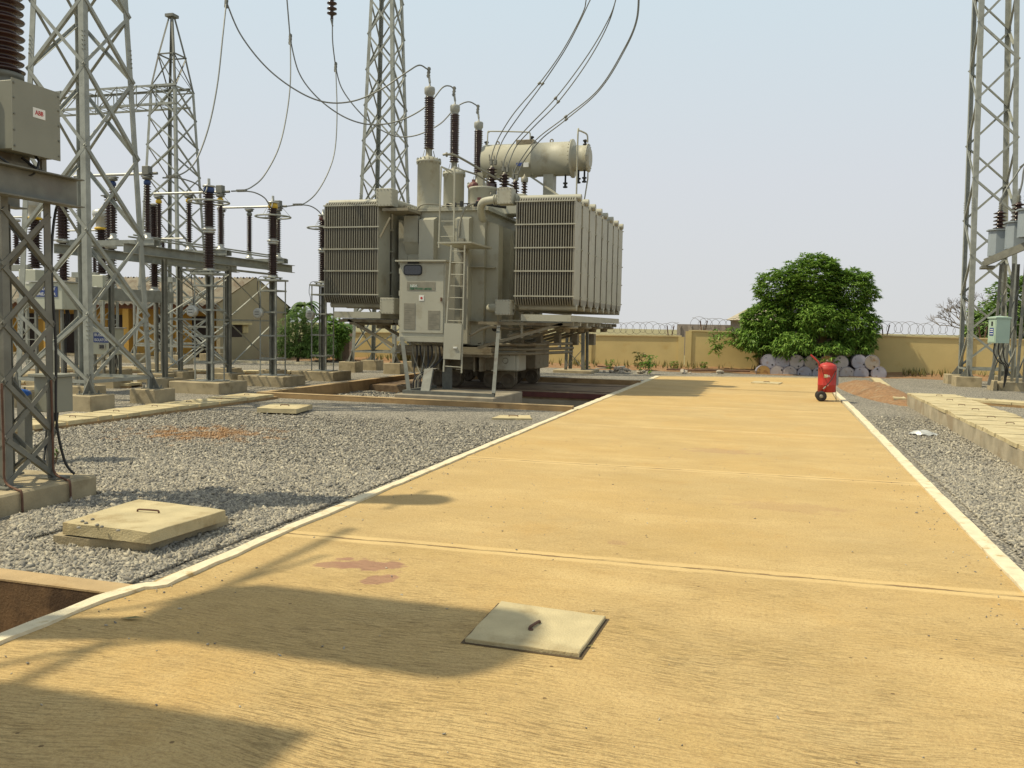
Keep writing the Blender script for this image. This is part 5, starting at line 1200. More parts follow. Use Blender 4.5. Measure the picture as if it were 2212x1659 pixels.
for i in range(3):
    P = [dr[i]]; n_ = len(shape[i])
    for k, (px, py) in enumerate(shape[i]):
        t = (k+1)/(n_+.3); yy = dr[i].y*(1-t)+busht[i].y*t; P.append(at(px, py, Y=yy))
    P.append(busht[i]+V((0, 0, .12)))
    cable('overhead_conductor', P, .022, 'sagging conductor ending on the %s of the three tall bushings' % ['nearest', 'middle', 'farthest'][i], GA, [(busht[i]+V((0, 0, .06)), (.1, 0, 1), .3), (dr[i], (0, .1, 1), .34)])
sh2 = [[(481, 80), (470, 180), (452, 270), (427, 340), (405, 368), (375, 382), (352, 384)],
       [(627, 180), (617, 260), (600, 325), (570, 380), (545, 403), (525, 411), (500, 413)],
       [(728, 240), (724, 320), (710, 370), (685, 415), (660, 438), (640, 443), (615, 446)]]
endc = [(372, 382), (522, 412), (643, 442)]
for i in range(3):
    py_ = (18.4, 21.4, 24.4)[i]; P = [dr[i]]; n_ = len(sh2[i])
    for k, (px, py) in enumerate(sh2[i]):
        t = (k+1)/n_; yy = dr[i].y*(1-t)+py_*t; P.append(at(px, py, Y=yy))
    c = at(*endc[i], Y=py_)
    cable('dropper_conductor', P, .02, 'curved dropper ending on the %s disconnector pole' % ['nearest', 'middle', 'farthest'][i], GB, [(c, (1, 0, 0), .3)])
    # jumper on to the arrester
    ay = (19.45, 22.45, 25.4)[i]; e2 = at(*endc[i], Y=py_)
    sh3 = [[(400, 388), (425, 398), (443, 415)], [(550, 416), (572, 428), (586, 448)], [(670, 445), (690, 458), (700, 476)]][i]
    Q = [e2]+[at(px, py, Y=py_+(ay-py_)*(k+1)/4) for k, (px, py) in enumerate(sh3)]+[V((-14, ay, 5.44))]
    cable('jumper_conductor', Q, .018, 'short jumper arching over to the %s arrester' % ['blue banded', 'yellow banded', 'half hidden'][i], 'jumpers to the surge arresters')
for i, t0 in enumerate(tops[:2]):
    cable('overhead_conductor', [dr[i], (dr[i]+t0)/2, t0], .022, ['hanging conductor above the clamp at the top edge, leftmost', 'hanging conductor above the middle clamp at the top edge'][i], 'conductors hanging in from above')
cable('overhead_conductor', [dr[2], at(719, 95, X=-15), at(718, 60, X=-15), at(719, 40, X=-15)], .022, 'hanging conductor below the dark insulator string at the top', 'conductors hanging in from above')
iq = at(717, 34, X=-15); st = empty('insulator_string', iq.to_tuple(), 'dark insulator string hanging at the top edge', 'insulator')
m = MB(); m.lathe([(.05, -.1), (.05, .0), (.17, .06), (.17, .09), (.06, .13), (.06, .17), (.17, .22), (.17, .25), (.06, .3), (.06, .34), (.17, .4), (.17, .43), (.06, .48), (.06, .52), (.17, .58), (.17, .61), (.06, .7)], iq, n=18); m.build('insulator_discs', PORCD, st)
m = MB(); m.tube([iq+V((0, 0, .7)), iq+V((0, 0, 1.6))], .02, 6); m.bar(iq+V((-.04, 0, -.1)), iq+V((.03, 0, -.35)), .07, .03); m.build('hook', STEELD, st)
# low voltage twin conductors sweeping up to the right
LV = [[[(1061, 352), (1064, 330), (1078, 296), (1110, 245), (1165, 180), (1215, 110), (1258, 30), (1268, -10), (1290, -120)],
       [(1070, 352), (1075, 330), (1090, 296), (1125, 245), (1172, 181), (1225, 100), (1270, 10), (1280, -20), (1300, -130)]],
      [[(1087, 366), (1090, 345), (1105, 315), (1140, 275), (1200, 212), (1262, 130), (1305, 60), (1330, 0), (1350, -110)],
       [(1096, 368), (1102, 345), (1118, 312), (1155, 272), (1206, 220), (1265, 140), (1310, 60), (1331, -5), (1352, -115)]],
      [[(1109, 383), (1112, 368), (1125, 345), (1160, 300), (1222, 252), (1290, 196), (1340, 120), (1375, 40), (1378, -60)],
       [(1117, 386), (1122, 368), (1136, 342), (1170, 300), (1223, 258), (1292, 198), (1342, 122), (1377, 40), (1380, -60)]]]
spc = [(4, 4), (4, 4), (4, 4)]
for i, pair in enumerate(LV):
    pa = []
    for j, sh in enumerate(pair):
        P = [at(px, py, Y=26.1-.2*max(0, k-2)) for k, (px, py) in enumerate(sh)]
        e_ = cable('low_voltage_conductor', P, .017, ['%s conductor of the pair from the leftmost small bushing', '%s conductor of the pair from the middle small bushing', '%s conductor of the pair curving furthest right'][i] % ['left hand', 'right hand'][j], 'twin conductors from the small bushings', [(P[0]+V((0, 0, .02)), (0, .1, 1), .16)]); pa.append((P[4], e_))
    m = MB(); a, b = pa[0][0], pa[1][0]; m.bar(a, b, .03, .03); m.lathe([(.04, -.05), (.04, .05)], a, (1, 0, .8), 8); m.lathe([(.04, -.05), (.04, .05)], b, (1, 0, .8), 8); m.build('spacer', STEELD, pa[0][1])

# ================================================================== BOUNDARY WALL
def wall_at(px, py):
    """where a sight line meets the face of the boundary wall: (distance along it, height)"""
    n = V((-WD.y, WD.x, 0)); d = ray(px, py); t = (WA-CAMP).dot(n)/d.dot(n); p = CAMP+d*t; return (p-WA).dot(WD), p.z
sA = wall_at(743, 716); sB = wall_at(1389, 723); sC = wall_at(1491, 712.5); sD = wall_at(2060, 726)
s_step = wall_at(1480, 720)[0]
def wseg(s0, s1, h0, h1, label):
    r = empty('boundary_wall', wl(s0).to_tuple(), label, 'wall', 'yellow boundary wall')
    def P(s, off, z): p = wl(s, off); return (p.x, p.y, z)
    m = MB(); m.add([P(s0, 0, -.3), P(s1, 0, -.3), P(s1, 0, h1), P(s0, 0, h0), P(s0, .2, -.3), P(s1, .2, -.3), P(s1, .2, h1), P(s0, .2, h0)], [(0, 1, 2, 3), (5, 4, 7, 6), (1, 5, 6, 2), (4, 0, 3, 7)]); m.build('panel', WALLM, r)
    m = MB(); m.add([P(s0, -.05, h0), P(s1, -.05, h1), P(s1, -.05, h1+.06), P(s0, -.05, h0+.06), P(s0, .25, h0), P(s1, .25, h1), P(s1, .25, h1+.06), P(s0, .25, h0+.06)], [(0, 1, 2, 3), (5, 4, 7, 6), (3, 2, 6, 7), (1, 5, 6, 2), (4, 0, 3, 7), (0, 4, 5, 1)]); m.build('coping', COPE, r)
    n = max(1, int((s1-s0)/3.9))
    for k in range(n+1):
        s_ = s0+(s1-s0)*k/n; hh = h0+(h1-h0)*k/n; m = MB(); m.add([P(s_-.14, -.06, -.3), P(s_+.14, -.06, -.3), P(s_+.14, -.06, hh-.002), P(s_-.14, -.06, hh-.002), P(s_-.14, .0, -.3), P(s_+.14, .0, -.3), P(s_+.14, .0, hh-.002), P(s_-.14, .0, hh-.002)], [(0, 1, 2, 3), (1, 5, 6, 2), (4, 0, 3, 7)]); m.build('pilaster', WALLM, r)
    return r, P
hl = sB[1]-.06; hr0 = sC[1]-.06; hr1 = sD[1]-.06
wseg(sA[0]-.4, s_step-.16, sA[1]-.06, hl, 'lower stretch of yellow boundary wall behind the transformer')
wseg(s_step+.16, 34, hr0, hr1-.1*(34-sD[0])/10, 'taller stretch of yellow boundary wall behind the tree and drums')
# razor wire coil and its posts
def coil(s0, s1, hf, label):
    r = empty('razor_wire', wl(s0, .1).to_tuple(), label, 'razor wire', 'razor wire on the wall'); m = MB(); R = random.Random(int(s0*10)); pts = []
    n = int((s1-s0)/.3)
    for k in range(n*16+1):
        a = k/16*2*math.pi; s_ = s0+k/16*.3; rr = .27*(1+.12*math.sin(k*.13)); p = wl(s_+rr*math.sin(a), .1+.06*math.cos(a*.5)); pts.append((p.x, p.y, hf(s_)+.31+rr*math.cos(a)+.03*math.sin(k*.07)))
    m.tube(pts, .009, 3, False); m.build('coil', mat('razor_steel', (.16, .14, .12), .6, .2), r)
    m = MB()
    for k in range(int((s1-s0)/3.9)+1):
        for o_ in (-.06, .08): p = wl(s0+.5+k*3.9+o_, .1); h = hf(s0+k*3.9); m.bar((p.x, p.y, h-.1), (p.x+o_*1.3, p.y, h+.45), .045, .045)
    m.build('post', RUST, r)
coil(s_step-9, s_step-.3, lambda s: hl+.06, 'rusty razor wire coil on the lower wall stretch')
coil(s_step+.3, 32, lambda s: hr0+(hr1-hr0)*(s-s_step)/(sD[0]-s_step)+.04, 'rusty razor wire coil on the taller wall stretch')
gp = at(744, 718, Y=38.2); gq = empty('gate_post', (gp.x, 38.2, 0), 'weathered pinkish concrete post at the left end of the boundary wall', 'post')
m = MB(); m.box((gp.x-.38, 38.0, -.2), (gp.x+.38, 38.4, gp.z), .02); m.build('pillar', mat('blotched_render', (.42, .30, .22), .95, 0, .3, 3, c2=(.26, .17, .11), s2=1.5), gq)
# buildings beyond the wall
r = empty('distant_building', at(1545, 713, Y=62).to_tuple(), 'low grey building with a pale hipped roof peeping over the wall left of the tree', 'building')
p0, p1 = at(1463, 700, Y=62), at(1610, 700, Y=62); m = MB(); m.box((p0.x, 62, -.2), (p1.x, 68, p0.z)); m.build('wall', mat('grey_block', (.26, .22, .19), .9), r)
q0, q1, q2 = at(1568, 691, Y=60), at(1760, 691, Y=60), at(1615, 664, Y=62)
m = MB(); m.box((q0.x+.3, 60.3, -.2), (q1.x-.3, 68, q0.z)); m.build('wing', mat('grey_block', (.26, .22, .19)), r)
m = MB(); z_ = q0.z; zt_ = q2.z; m.add([(q0.x, 59.8, z_), (q1.x, 59.8, z_), (q1.x, 68.2, z_), (q0.x, 68.2, z_), (q2.x, 64, zt_), (q1.x-3, 64, zt_)], [(0, 1, 5, 4), (1, 2, 5), (2, 3, 4, 5), (3, 0, 4), (3, 2, 1, 0)]); m.build('roof', mat('pale_roof', (.42, .36, .26)), r)
m = MB()
for k in range(6): x = p0.x+(p1.x-p0.x)*k/6; m.box((x, 61.9, .5), (x+.25, 61.99, p0.z-.1))
m.build('column', mat('grey_block_2', (.33, .28, .24), .9), r)

# ================================================================== THE YELLOW SHED
SH = empty('shed', (-30, 37, 0), 'long yellow shed with a corrugated roof, a bare gable end and dark doorways', 'building')
sx1, sy0, sy1 = -24.3, 34.55, 40.4; ez, rz = 2.62, 3.95; ry = (sy0+sy1)/2; sx0 = -52
m = MB(); m.add([(sx1, sy0, -.2), (sx1, sy1, -.2), (sx1, sy1, ez), (sx1, ry, rz), (sx1, sy0, ez)], [(0, 1, 2, 3, 4)]); m.add([(sx1-.2, sy0, -.2), (sx1-.2, sy1, -.2), (sx1-.2, sy1, ez), (sx1-.2, ry, rz), (sx1-.2, sy0, ez)], [(4, 3, 2, 1, 0)]); m.add([(sx1, sy0, -.2), (sx1, sy0, ez), (sx1-.2, sy0, ez), (sx1-.2, sy0, -.2)], [(0, 1, 2, 3)]); gw_ = m.build('gable_wall', GABLE, SH)
m = MB(); m.box((sx0, sy0+1.3, -.2), (sx1-.21, sy0+1.5, ez+.25)); m.box((sx0, sy1-.2, -.2), (sx1-.21, sy1, ez)); m.build('wall', YEL, SH)
m = MB(); m.box((sx0, sy0+.02, ez-.32), (sx1-.21, sy0+.2, ez-.02)); m.build('fascia', mat('brown_fascia', (.16, .07, .035), .9), SH)
for k in range(10):
    x = sx1-.55-k*2.35; m = MB(); m.box((x-.17, sy0+.03, 0), (x+.17, sy0+.35, ez-.33)); m.build('porch_column', YEL, SH)
for x in (-26.3, -28.4, -31.2, -34.0, -36.6, -39.5, -43):
    m = MB(); m.box((x-.45, sy0+1.24, -.1), (x+.45, sy0+1.295, 2.0)); m.build('doorway', DARK, SH)
m = MB(); m.box((sx0, sy0-.1, -.15), (sx1+.1, sy0+1.3, .05)); m.build('porch_floor', CONC, SH)
# gable window
w0, w1 = at(497, 702, X=sx1), at(527, 728, X=sx1)
y0, y1 = sorted((at(491, 715, X=sx1).y, at(523, 715, X=sx1).y)); zz0, zz1 = w1.z, w0.z
m = MB(); m.box((sx1-.15, y0, zz0), (sx1+.003, y1, zz1)); wn = m.build('window', DARK, SH)
m = MB(); m.box((sx1, y0-.15, zz1+.02), (sx1+.22, y1+.5, zz1+.12)); m.box((sx1, y0-.12, zz0), (sx1+.18, y0-.02, zz1+.02)); m.box((sx1, y1+.02, zz0+.2), (sx1+.05, y1+.45, zz1)); m.build('frame', COPE, wn)
def corr(m, xa, xb, ya, za, yb, zb, pitch=.34, amp=.055):
    n = int(abs(xb-xa)/pitch*4); vs = []
    for i in range(n+1):
        x = xa+(xb-xa)*i/n; o_ = amp*math.sin(i*math.pi/2)
        vs += [(x, ya, za+o_), (x, yb, zb+o_)]
    m.add(vs, [(2*i, 2*i+1, 2*i+3, 2*i+2) for i in range(n)])
m = MB(); corr(m, sx1-.1, sx0, sy0-.35, ez-.12, ry, rz-.02); m.build('roof', ROOFM, SH)
m = MB(); corr(m, sx1+.05, sx0, sy1+.35, ez-.12, ry, rz-.02); m.build('roof', ROOFM, SH)

# ================================================================== VEGETATION
def leaves(mb, centres, per, size, wid, R, droop=.5, out=None, cen=None):
    for c in centres:
        c = V(c)
        for k in range(per):
            a = R.uniform(0, 6.283); el = R.uniform(-droop, .55); d = V((math.cos(a)*math.cos(el), math.sin(a)*math.cos(el), math.sin(el)))
            if cen is not None: d = (d+(c-cen).normalized()*.5).normalized()
            s = d.cross(V((R.uniform(-.4, .4), R.uniform(-.4, .4), 1))).normalized(); L_ = size*R.uniform(.7, 1.25); w_ = wid*R.uniform(.8, 1.2)
            mid = c+d*L_*.55; tip = c+d*L_+V((0, 0, -L_*.28))
            mb.add([c, mid-s*w_/2, tip, mid+s*w_/2], [(0, 1, 2, 3)])
def blobtree(name, base, lobes, nclus, per, size, wid, label, cat, lm, trunk, seed, limbs=7, fill=.35, tr=.12, group=None, zmin=.25):
    R = random.Random(seed); base = V(base); r = empty(name, base.to_tuple(), label, cat, group)
    cents = []; tot = sum(l[3]*l[4]*l[5] for l in lobes)**1.
    cen = V((sum(l[0] for l in lobes)/len(lobes), sum(l[1] for l in lobes)/len(lobes), sum(l[2] for l in lobes)/len(lobes)))+base
    for l in lobes:
        n = int(nclus*(l[3]*l[4]*l[5])/tot)
        for _ in range(n):
            while True:
                v = V((R.gauss(0, 1), R.gauss(0, 1), R.gauss(0, 1)))
                if v.length > .01: break
            v.normalize(); q = (1-fill*R.random()**1.5)*(1+.10*math.sin(v.x*9+l[0]*5)*math.sin(v.z*8+l[1]))*R.uniform(.93, 1.06)
            q *= 1+.10*math.sin(v.x*5.3+l[2]*7)*math.cos(v.z*6.1+l[0]*3); p = base+V((l[0]+v.x*l[3]*q, l[1]+v.y*l[4]*q, l[2]+v.z*l[5]*q))
            if p.z > base.z+zmin or (zmin > .5 and p.z > base.z+.55 and R.random() < .12): cents.append(p)
    m = MB(); leaves(m, cents, per, size, wid, R, cen=cen); m.build('crown', lm, r)
    if trunk:
        m = MB()
        m.tube([base, base+V((.05, 0, .5)), base+V((0, .05, 1.1))], [tr*1.2, tr, tr*.85], 10)
        for k in range(limbs):
            l = lobes[k % len(lobes)]; e_ = base+V((l[0]*.8+R.uniform(-.4, .4), l[1]*.8, l[2]*.95)); s0 = base+V((0, .03, .6+.5*R.random()))
            m.tube(smooth_path([s0, (s0+e_)/2+V((R.uniform(-.2, .2), R.uniform(-.2, .2), .15)), e_], 4), [tr*.55*(1-i/9.5) for i in range(9)], 6)
        m.build('trunk', BARK, r)
    return r
# big tree by the wall: lobes (x,y,z, rx,ry,rz) relative to its foot
tb = at(1757, 806, Y=40.3); tx = tb.x
def LB(px, py, rx, rz, dy=0.): p = at(px, py, Y=40.3+dy); return (p.x-tx, dy, p.z, rx, rx*.9, rz)
lobes = [LB(1762, 606, 1.25, 1.12), LB(1680, 625, 1.0, .85, -.3), LB(1838, 628, 1.05, .95), LB(1660, 700, 1.15, 1.0, -.2), LB(1845, 705, 1.05, .9, -.2), LB(1640, 735, .95, .75, -.4), LB(1715, 750, .9, .7, -1.1), LB(1790, 765, .85, .55, -1.1), LB(1850, 745, .7, .65, -.4), LB(1745, 665, 1.3, 1.1, .2), LB(1765, 690, .9, .7, -.9), LB(1668, 765, .6, .5, -.5)]
blobtree('mango_tree', (tx, 40.3, 0), lobes, 8500, 9, .23, .06, 'dense round dark green tree over the stacked drums by the wall', 'tree', LEAF, True, 11, 12, .4, .17, zmin=1.0)
# sapling left of it
p = at(1640, 806, Y=40.2); q = at(1553, 735, Y=40.0); q2_ = at(1575, 722, Y=40.0)
r = empty('sapling', (p.x, 40.2, 0), 'thin leaning sapling with two small leaf tufts left of the big tree', 'tree'); R_ = random.Random(3)
m = MB(); b0 = at(1643, 806, Y=40.2); m.tube(smooth_path([V((b0.x, 40.2, -.05)), at(1640, 770, Y=40.2), at(1630, 748, Y=40.2), at(1606, 728, Y=40.1), at(1575, 712, Y=40)], 5), [.07-.0026*i for i in range(21)], 6); m.tube([at(1640, 770, Y=40.2), at(1660, 755, Y=40.2), at(1690, 745, Y=40.3)], .03, 5); m.build('trunk', BARK, r)
m = MB(); cs_ = [at(px+R_.gauss(0, 8), py+R_.gauss(0, 8), Y=40+R_.uniform(-.3, .3)) for (px, py) in ((1548, 738), (1552, 728), (1580, 728), (1583, 740), (1587, 716), (1545, 748)) for _ in range(9)]; leaves(m, cs_, 7, .28, .07, R_); m.build('crown', LEAF, r)
# bushes and banana plants left
p = at(648, 782, Y=35.5)
lb = [(.0, 0, 1.2, 1.0, .9, 1.1), (.9, .2, .9, .8, .8, .9), (-.5, 0, .8, .7, .7, .8), (1.3, -.2, .6, .7, .6, .6), (.4, -.3, 1.9, .7, .6, .7)]
blobtree('feathery_bush', (p.x, 35.3, 0), lb, 2000, 10, .16, .03, 'bright feathery green bush beside the shed gable', 'bush', LEAF2, True, 5, 5, .5, .06)
pq = at(695, 782, Y=37); lb = [(0, 0, .8, 1.0, .8, .8), (.5, 0, 1.3, .8, .7, .8)]
blobtree('dark_bush', (pq.x, 37.2, 0), lb, 900, 9, .2, .06, 'darker leafy bush between the feathery bush and the gate post', 'bush', LEAF, True, 6, 4, .5, .06)
def banana(px, pt, y, label, seed, n=9, s=1.):
    R = random.Random(seed); b = at(px, 790, Y=y); b.z = 0; t = at(px, pt, Y=y); r = empty('banana_plant', (b.x, y, 0), label, 'banana plant', 'banana plants behind the wall')
    h = t.z; m = MB(); m.tube([b, b+V((.03, 0, h*.5)), b+V((0, 0, h*.8))], [.12, .1, .05], 8); m.build('stem', mat('banana_stem', (.22, .24, .10), .7), r); m = MB()
    for k in range(n):
        a = R.uniform(0, 6.28); L_ = 1.2*s*R.uniform(.8, 1.2); d = V((math.cos(a), math.sin(a), 0)); s_ = V((-d.y, d.x, 0)); up = R.uniform(.5, 1.3); c0 = b+V((0, 0, h*.75)); prev = None; vs = []
        for i in range(7):
            u_ = i/6; c = c0+d*L_*u_*.75+V((0, 0, L_*(up*u_-1.15*u_*u_)*.75)); wd_ = .2*s*math.sin(math.pi*min(1, u_*.93+.07))+.01; vs += [c-s_*wd_+V((0, 0, -.06)), c, c+s_*wd_+V((0, 0, -.06))]
        m.add(vs, [f for i in range(6) for f in ((3*i, 3*i+1, 3*i+4, 3*i+3), (3*i+1, 3*i+2, 3*i+5, 3*i+4))])
    m.build('leaves', LEAF3, r)
banana(622, 640, 40.5, 'banana plant with ragged leaves behind the shed gable', 1, 9, .9)
banana(657, 622, 40.0, 'tallest banana plant, rising above the bushes', 2, 10, .9)
banana(640, 655, 41, 'small banana plant between the two taller ones', 3, 8, .7)
banana(735, 690, 38, 'banana plant under the left radiator platform', 4, 9, 1.1)
banana(700, 660, 40, 'banana plant just left of the half hidden arrester', 5, 9, .9)
# green tree and bare tree at the right
p = at(2190, 800, Y=47); lb = [(0, 0, 2.4, 1.5, 1.4, 1.3), (-.9, 0, 2.0, .8, 1, .8), (.8, .3, 3.9, 1.3, 1.2, 1.0), (1.6, 0, 2.0, 1.5, 1.2, 1.4)]
blobtree('leafy_tree', (p.x, 50, 0), lb, 1900, 8, .3, .09, 'leafy green tree beyond the wall at the right edge', 'tree', LEAF2, True, 9, 6, .5, .14)
r = empty('bare_tree', at(2110, 800, Y=52).to_tuple()[:2]+(0,), 'bare branching tree beyond the wall behind the zigzag tower', 'tree'); R_ = random.Random(12)
m = MB()
def branch(p, d, L_, rr, dep):
    q = p+d*L_; mid = (p+q)/2+V((R_.uniform(-.1, .1), R_.uniform(-.1, .1), R_.uniform(-.05, .1)))*L_; m.tube([p, mid, q], [rr, rr*.85, rr*.7], 5, False)
    if dep:
        for _ in range(3 if dep > 1 else 4): branch(q, (d+V((R_.uniform(-.9, .9), R_.uniform(-.5, .5), R_.uniform(-.35, .6)))).normalized(), L_*R_.uniform(.6, .85), rr*.62, dep-1)
b = at(2112, 800, Y=52); b.z = 0; branch(b, V((0, 0, 1)), 1.35, .09, 5); m.build('branches', BARK, r)
# weeds along the wall foot, and seedlings
R_ = random.Random(21); m = MB()
for _ in range(620):
    s_ = R_.uniform(-9, 30); p = wl(s_, R_.uniform(-1.5, -.15)); p.z = .02; dens = .5+.5*math.sin(s_*1.3)
    if R_.random() > .35+.5*dens or (p.x > -.6 and p.x < 5.4): continue
    for k in range(R_.randint(4, 9)):
        a = R_.uniform(0, 6.28); h = R_.uniform(.10, .42); d = V((math.cos(a)*h*.35, math.sin(a)*h*.35, h)); sd = V((-math.sin(a), math.cos(a), 0))*.014; m.add([p-sd, p+sd, p+d*.6+sd, p+d, p+d*.6-sd], [(0, 1, 2, 3, 4)])
tag(m.build('weeds', WEED), 'dry weeds and grass tufts along the foot of the boundary wall', 'weeds', kind='stuff')
m = MB(); R_ = random.Random(22)
for _ in range(700):
    s_ = R_.uniform(-7.4, -4.2); p = wl(s_, R_.uniform(-1.2, -.1)); p.z = 0
    for k in range(6):
        a = R_.uniform(0, 6.28); h = R_.uniform(.3, .95); d = V((math.cos(a)*h*.3, math.sin(a)*h*.3, h)); sd = V((-math.sin(a), math.cos(a), 0))*.016; m.add([p-sd, p+sd, p+d*.6+sd, p+d, p+d*.6-sd], [(0, 1, 2, 3, 4)])
tag(m.build('tall_grass', WEED), 'tall yellow green grass by the left part of the boundary wall', 'grass', kind='stuff')
for i, (px, py, y, h, lab) in enumerate(((1402, 811, 35.6, .75, 'leafy weed growing at the far left corner of the road'), (1318, 806, 37.6, .45, 'small dark seedling by the wall, left of the road corner'), (1383, 806, 38.5, .8, 'yellowish shrublet leaning by the wall behind the road corner'), (1455, 806, 39.6, .4, 'small seedling at the foot of the wall step'), (1520, 806, 40, .4, 'low green weed between wall step and sapling'), (1265, 806, 37.0, .35, 'pale seedling behind the trestle'), (120, 1000, 9.6, .2, 'tiny green seedling in the gravel beside the near stand'))):
    R_ = random.Random(i); b = at(px, py, z=0) if i == 6 else at(px, py, Y=y); b.z = 0; r = empty('seedling', b.to_tuple(), lab, 'plant', 'seedlings in the yard')
    m = MB(); m.tube([b, b+V((.03, 0, h*.6)), b+V((.0, 0, h))], [.015, .01, .005], 5); m.tube([b+V((0, 0, h*.3)), b+V((h*.3, 0, h*.7))], .008, 4); m.build('stem', BARK, r)
    m = MB(); leaves(m, [b+V((R_.gauss(0, h*.2), R_.gauss(0, h*.15), h*R_.uniform(.15, 1))) for _ in range(26 if i < 6 else 10)], 6, h*.22, h*.09, R_); m.build('leaves', LEAF if i != 2 else WEED, r)
# rubble, scaffold poles and timber at the wall foot
for i, (px0, py0, px1, py1, mt, lab) in enumerate(((1290, 791, 1358, 797, RUST, 'rusty pole lying slanted by the wall foot'), (1286, 797, 1350, 792, STEEL, 'grey pole crossing the rusty one by the wall foot'), (1440, 798, 1620, 802, RUST, 'long brown pole lying along the wall foot'), (1470, 802, 1600, 806, WOODM, 'weathered plank beside the long brown pole'), (1630, 803, 1700, 808, WOODM, 'short plank lying in front of the lowest drums'), (1500, 796, 1630, 801, WOODM, 'old timber resting on the rubble by the wall'))):
    a, b = at(px0, py0, Y=38.2+i*.15), at(px1, py1, Y=38.6+i*.15)
    m = MB(); m.bar(a, b, .07, .05) if mt is WOODM else m.tube([a, b], .035, 8)
    tag(m.build('scrap_pole' if mt is not WOODM else 'plank', mt), lab, 'pole' if mt is not WOODM else 'plank', 'scrap poles and planks at the wall')
for i, (px, py, s, lab) in enumerate(((1340, 804, .35, 'heap of broken pale rubble near the poles'), (1485, 806, .22, 'grey stone block at the wall foot left of the sapling'), (1552, 808, .2, 'crumpled grey sheet of rubble in front of the sapling'), (1392, 806, .12, 'small white stone by the road corner'))):
    R_ = random.Random(40+i); c = at(px, py, z=.0); m = MB()
    for _ in range(14 if i == 0 else 4):
        p = c+V((R_.gauss(0, s), R_.gauss(0, s*.6), R_.uniform(0, .12))); q = R_.uniform(.05, .16); m.lathe([(.0, -q*.4), (q*.8, -q*.3), (q, 0), (q*.6, q*.5), (0, q*.6)], p, (R_.gauss(0, .5), R_.gauss(0, .5), 1), 6, False)
    tag(m.build('rubble_heap', RUBBLE), lab, 'rubble', 'rubble by the wall')

# ================================================================== DRUMS, EXTINGUISHER, BAG
def drum(px, py, y, mt, label, grp='steel drums lying under the tree', r_=.305):
    c = at(px, py, Y=y); e_ = empty('steel_drum', (c.x, y, c.z), label, 'drum', grp); L_ = .88
    ax = V((-.10, 1, 0)).normalized(); R = random.Random(int(px)); 
    m = MB(); m.lathe([(r_-.01, .012), (r_, 0), (r_+.008, .01), (r_, .03), (r_-.004, .06), (r_-.004, .28), (r_+.008, .295), (r_-.004, .31), (r_-.004, .58), (r_+.008, .595), (r_-.004, .61), (r_-.004, .86), (r_, .88), (r_-.02, .87)], c, ax, 28); m.build('body', mat('drum_body', (.28, .26, .30), .6, .1, .15, 3, c2=(.24, .15, .09), s2=3), e_)
    m = MB(); m.lathe([(r_-.018, .008), (r_-.03, .004), (0.0, .006)], c-ax*.0, ax, 28, False); m.build('lid', mt, e_)
    m = MB(); a = R.uniform(0, 6.28); q = c+V((math.cos(a)*.2, 0, math.sin(a)*.2)); m.lathe([(.035, -.02), (.035, .02)], q, ax, 10); a += 3.0; q = c+V((math.cos(a)*.2, 0, math.sin(a)*.2)); m.lathe([(.018, -.02), (.018, .02)], q, ax, 8); m.build('bung', BLK, e_)
def dp(zx, zy): return (2200+zx/3.016)/1.4756, (750+zy/3.016)/1.4756
top = [(757, 1213, 0, 'leftmost drum of the upper row, grey lilac lid'), (890, 1214, 0, 'second drum from the left in the upper row'), (1025, 1218, 1, 'third upper drum, its lid partly behind hanging leaves'), (1168, 1225, 3, 'brownish fourth drum of the upper row, left of the extinguisher handle'), (1315, 1222, 2, 'ochre lidded upper drum directly above the extinguisher'), (1450, 1225, 1, 'upper drum with pale rust stained lid right of the extinguisher'), (1627, 1218, 0, 'bluish upper drum, second from the right'), (1750, 1223, 3, 'rightmost upper drum with rust brown centre')]
bot = [(705, 1318, 2, 'ochre drum at the left end of the lower row'), (840, 1318, 1, 'pale lower drum beside the ochre one'), (957, 1325, 1, 'lower drum below the gap of second and third upper drums'), (1100, 1330, 0, 'lower grey drum left of the extinguisher'), (1245, 1335, 0, 'lower drum mostly hidden by the extinguisher'), (1395, 1335, 3, 'lower drum just right of the extinguisher'), (1510, 1335, 1, 'lower drum, third from the right end'), (1645, 1335, 0, 'lower drum, second from the right end'), (1815, 1330, 0, 'drum at the right end of the lower row')]
for i, (zx, zy, k, lab) in enumerate(top): px, py = dp(zx, zy); p = wl(0, 0); drum(px, py, 38.9+.1*(px-1660)/100, DRUMM[k], lab)
for i, (zx, zy, k, lab) in enumerate(bot): px, py = dp(zx, zy); drum(px, py, 38.85+.1*(px-1660)/100, DRUMM[k], lab)
for (zx, zy, lab) in ((1485, 1232, 'drum standing deeper in the upper row, a rim showing right of the stained one'), (1560, 1300, 'deeper lower drum showing between two lids at the right'), (1715, 1308, 'deeper lower drum under the rightmost upper one')): px, py = dp(zx, zy); drum(px, py, 39.7+.1*(px-1660)/100, DRUMM[0], lab)

